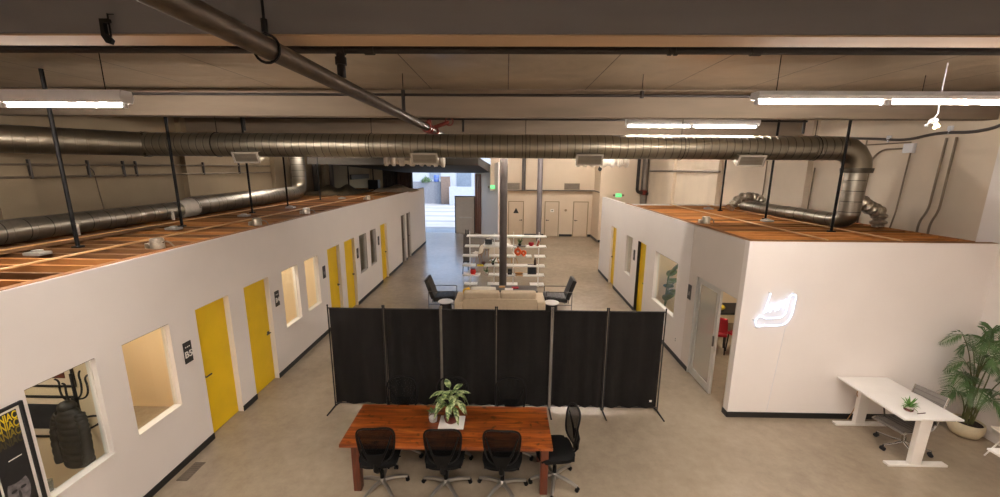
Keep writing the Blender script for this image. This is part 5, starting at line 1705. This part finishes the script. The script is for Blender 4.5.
# ================================================================ inside the right office
def red_chair(label, loc, rz):
    t = thing('red_chair', label, 'chair', loc, rz, 'red chairs in the glass-door office')
    b = MB(); b.grid(lambda u, v: ((u - .5) * .46, (v - .5) * .44, .46 + .02 * math.cos(PI * (u - .5)) * -1), 6, 6, .05); b.build('seat', 'red', t)
    b = MB(); b.grid(lambda u, v: ((u - .5) * (.46 - .06 * v * v), .22 + .06 * v + .05 * -math.cos(PI * (u - .5)), .52 + .36 * v), 10, 8, .03); b.build('backrest', 'red', t)
    for sx in (-.2, .2):
        for sy in (-.18, .19):
            b = MB(); b.tube([(sx, sy, .44), (sx * 1.1, sy * 1.1, 0)], .013, 8); b.build('leg', 'ink', t)
    return t
rc = red_chair('red chair nearer the sliding glass door', (4.88, 8.75, 0), 2.7)
dup(rc, (5.42, 8.62, 0), -2.6, 'red chair farther inside the glass-door office')
t = thing('office_table', 'dark table behind the red chairs', 'table', (5.6, 9.55, 0))
b = MB(); b.box((-.9, -.38, .70), (.9, .38, .75), .006, 1); b.build('tabletop', 'ink', t)
for sx in (-.84, .84):
    for sy in (-.32, .32):
        b = MB(); b.box((sx - .025, sy - .025, 0), (sx + .025, sy + .025, .70)); b.build('leg', 'ink', t)
b = MB(); b.box((-.9, .3, .55), (.9, .33, .70)); b.build('modesty_panel', 'ink', t)
t = thing('yellow_bag', 'yellow bag slumped on the dark office table', 'bag', (5.25, 9.36, .751))
b = MB(); b.sphere((0, 0, .075), .11, (1.3, .8, .68)); b.build('body', 'y2', t)
b = MB(); b.tube(bez((-.07, 0, .14), (0, 0, .26), (.07, 0, .14), 8), .008, 6); b.build('strap', 'tan', t)
# big-leaved plant behind the right office window
t = thing('office_plant', 'dark big-leaved plant behind the large right office window', 'plant', (4.18, 10.02, 0))
b = MB(); b.lathe([(.14, 0), (.19, .3), (.18, .32), (.0, .29)], 22, cap1=False); b.build('pot', 'stone_pot', t)
rr = random.Random(5)
for k in range(13):
    az = -1.7 + 2.5 * ((k * 5) % 13) / 12; h = .80 + .75 * (k / 12)
    b = MB(); d = Vector((math.cos(az), math.sin(az), 0))
    tp = d * rr.uniform(.03, .10) + Vector((0, 0, h))
    b.tube(bez((0, 0, .28), (0, 0, h * .8), tp, 8), .010, 6)
    leaf(b, tp, az, rr.uniform(.30, .42), rr.uniform(.12, .17), rr.uniform(.4, 1.5), rr.uniform(.4, .9))
    b.build('leaf', 'leaf', t)

# ================================================================ outdoors beyond the loading door
b = MB(); b.box((-60, YB + .15, -.2), (40, 70, -.02))
struct('ground_outside', b, 'ext_ground', 'sunlit pale concrete yard outside the loading door', 'ground')
def bld(name, label, cat, a, c, mat, wins=(), group=None):
    t = thing(name, label, cat, ((a[0] + c[0]) / 2, (a[1] + c[1]) / 2, 0), 0, group)
    b = MB(); b.box(a, c); b.build('wall', mat, t, True)
    for x0, x1, z0, z1 in wins:
        b = MB(); b.box((x0, a[1] - .06, z0), (x1, a[1] - .005, z1)); w_ = b.build('window', 'ext_dark', t, True)
        b = MB(); b.box((x0 - .08, a[1] - .09, z0 - .1), (x1 + .08, a[1] - .005, z0)); b.build('window_sill', 'ext_white', w_, True)
    return t
bld('white_building', 'white rendered building across the yard', 'building', (-30, 50, -.02), (10, 58, 9), 'ext_white', ((-9.6, -8.2, 2.6, 4.2), (-6.2, -4.4, 1.2, 4.5), (-3.9, -2.6, 3.0, 4.4)))
bld('block_wall', 'grey block wall across the yard at the left of the opening', 'wall', (-12.5, 46, -.02), (-7.6, 46.4, 2.5), 'ext_grey')
bld('brown_wall', 'short brown block pier in the yard', 'wall', (-7.5, 45.6, -.02), (-6.5, 46.2, 3.1), 'ext_brown')
bld('white_wall_low', 'white stepped garden wall across the yard', 'wall', (-6.4, 44.5, -.02), (-3.0, 45, 2.0), 'ext_white')
t = thing('barrel', 'blue barrel on the block wall across the yard', 'barrel', (-8.1, 46.2, 2.5))
b = MB(); b.lathe([(.28, 0), (.30, .1), (.30, .7), (.28, .75)], 20); b.build('drum', 'ext_blue', t)
b = MB(); b.lathe([(.305, .3), (.315, .33), (.305, .36)], 20); b.build('hoop', 'ext_dark', t)
def bush(x, y, z, r, label):
    t = thing('shrub', label, 'shrub', (x, y, z)); b = MB(); q = random.Random(int(x * 10))
    for k in range(160):
        v = Vector((q.gauss(0, 1), q.gauss(0, 1), abs(q.gauss(0, 1)))).normalized() * r * q.uniform(.5, 1)
        leaf(b, v, q.uniform(0, 6.28), .25, .08, q.uniform(-.5, 1), .5, n=3)
    b.build('foliage', 'leaf', t)
bush(-9.3, 46.2, 2.5, .6, 'green shrub on the block wall across the yard')
bush(-3.2, 43.4, -.02, .7, 'low green shrub beside the grey exit door, outside')
# strip curtain at the right jamb of the loading opening
b = MB(); b.grid(lambda u, v: (-2.0 + .42 * u, 25.05 - .55 * u + .04 * math.sin(u * 22), .05 + 3.7 * v), 40, 2, .015)
tag(b.build('strip_curtain', 'curtain_strip'), 'gathered brown strip curtain at the right side of the loading door', 'curtain')
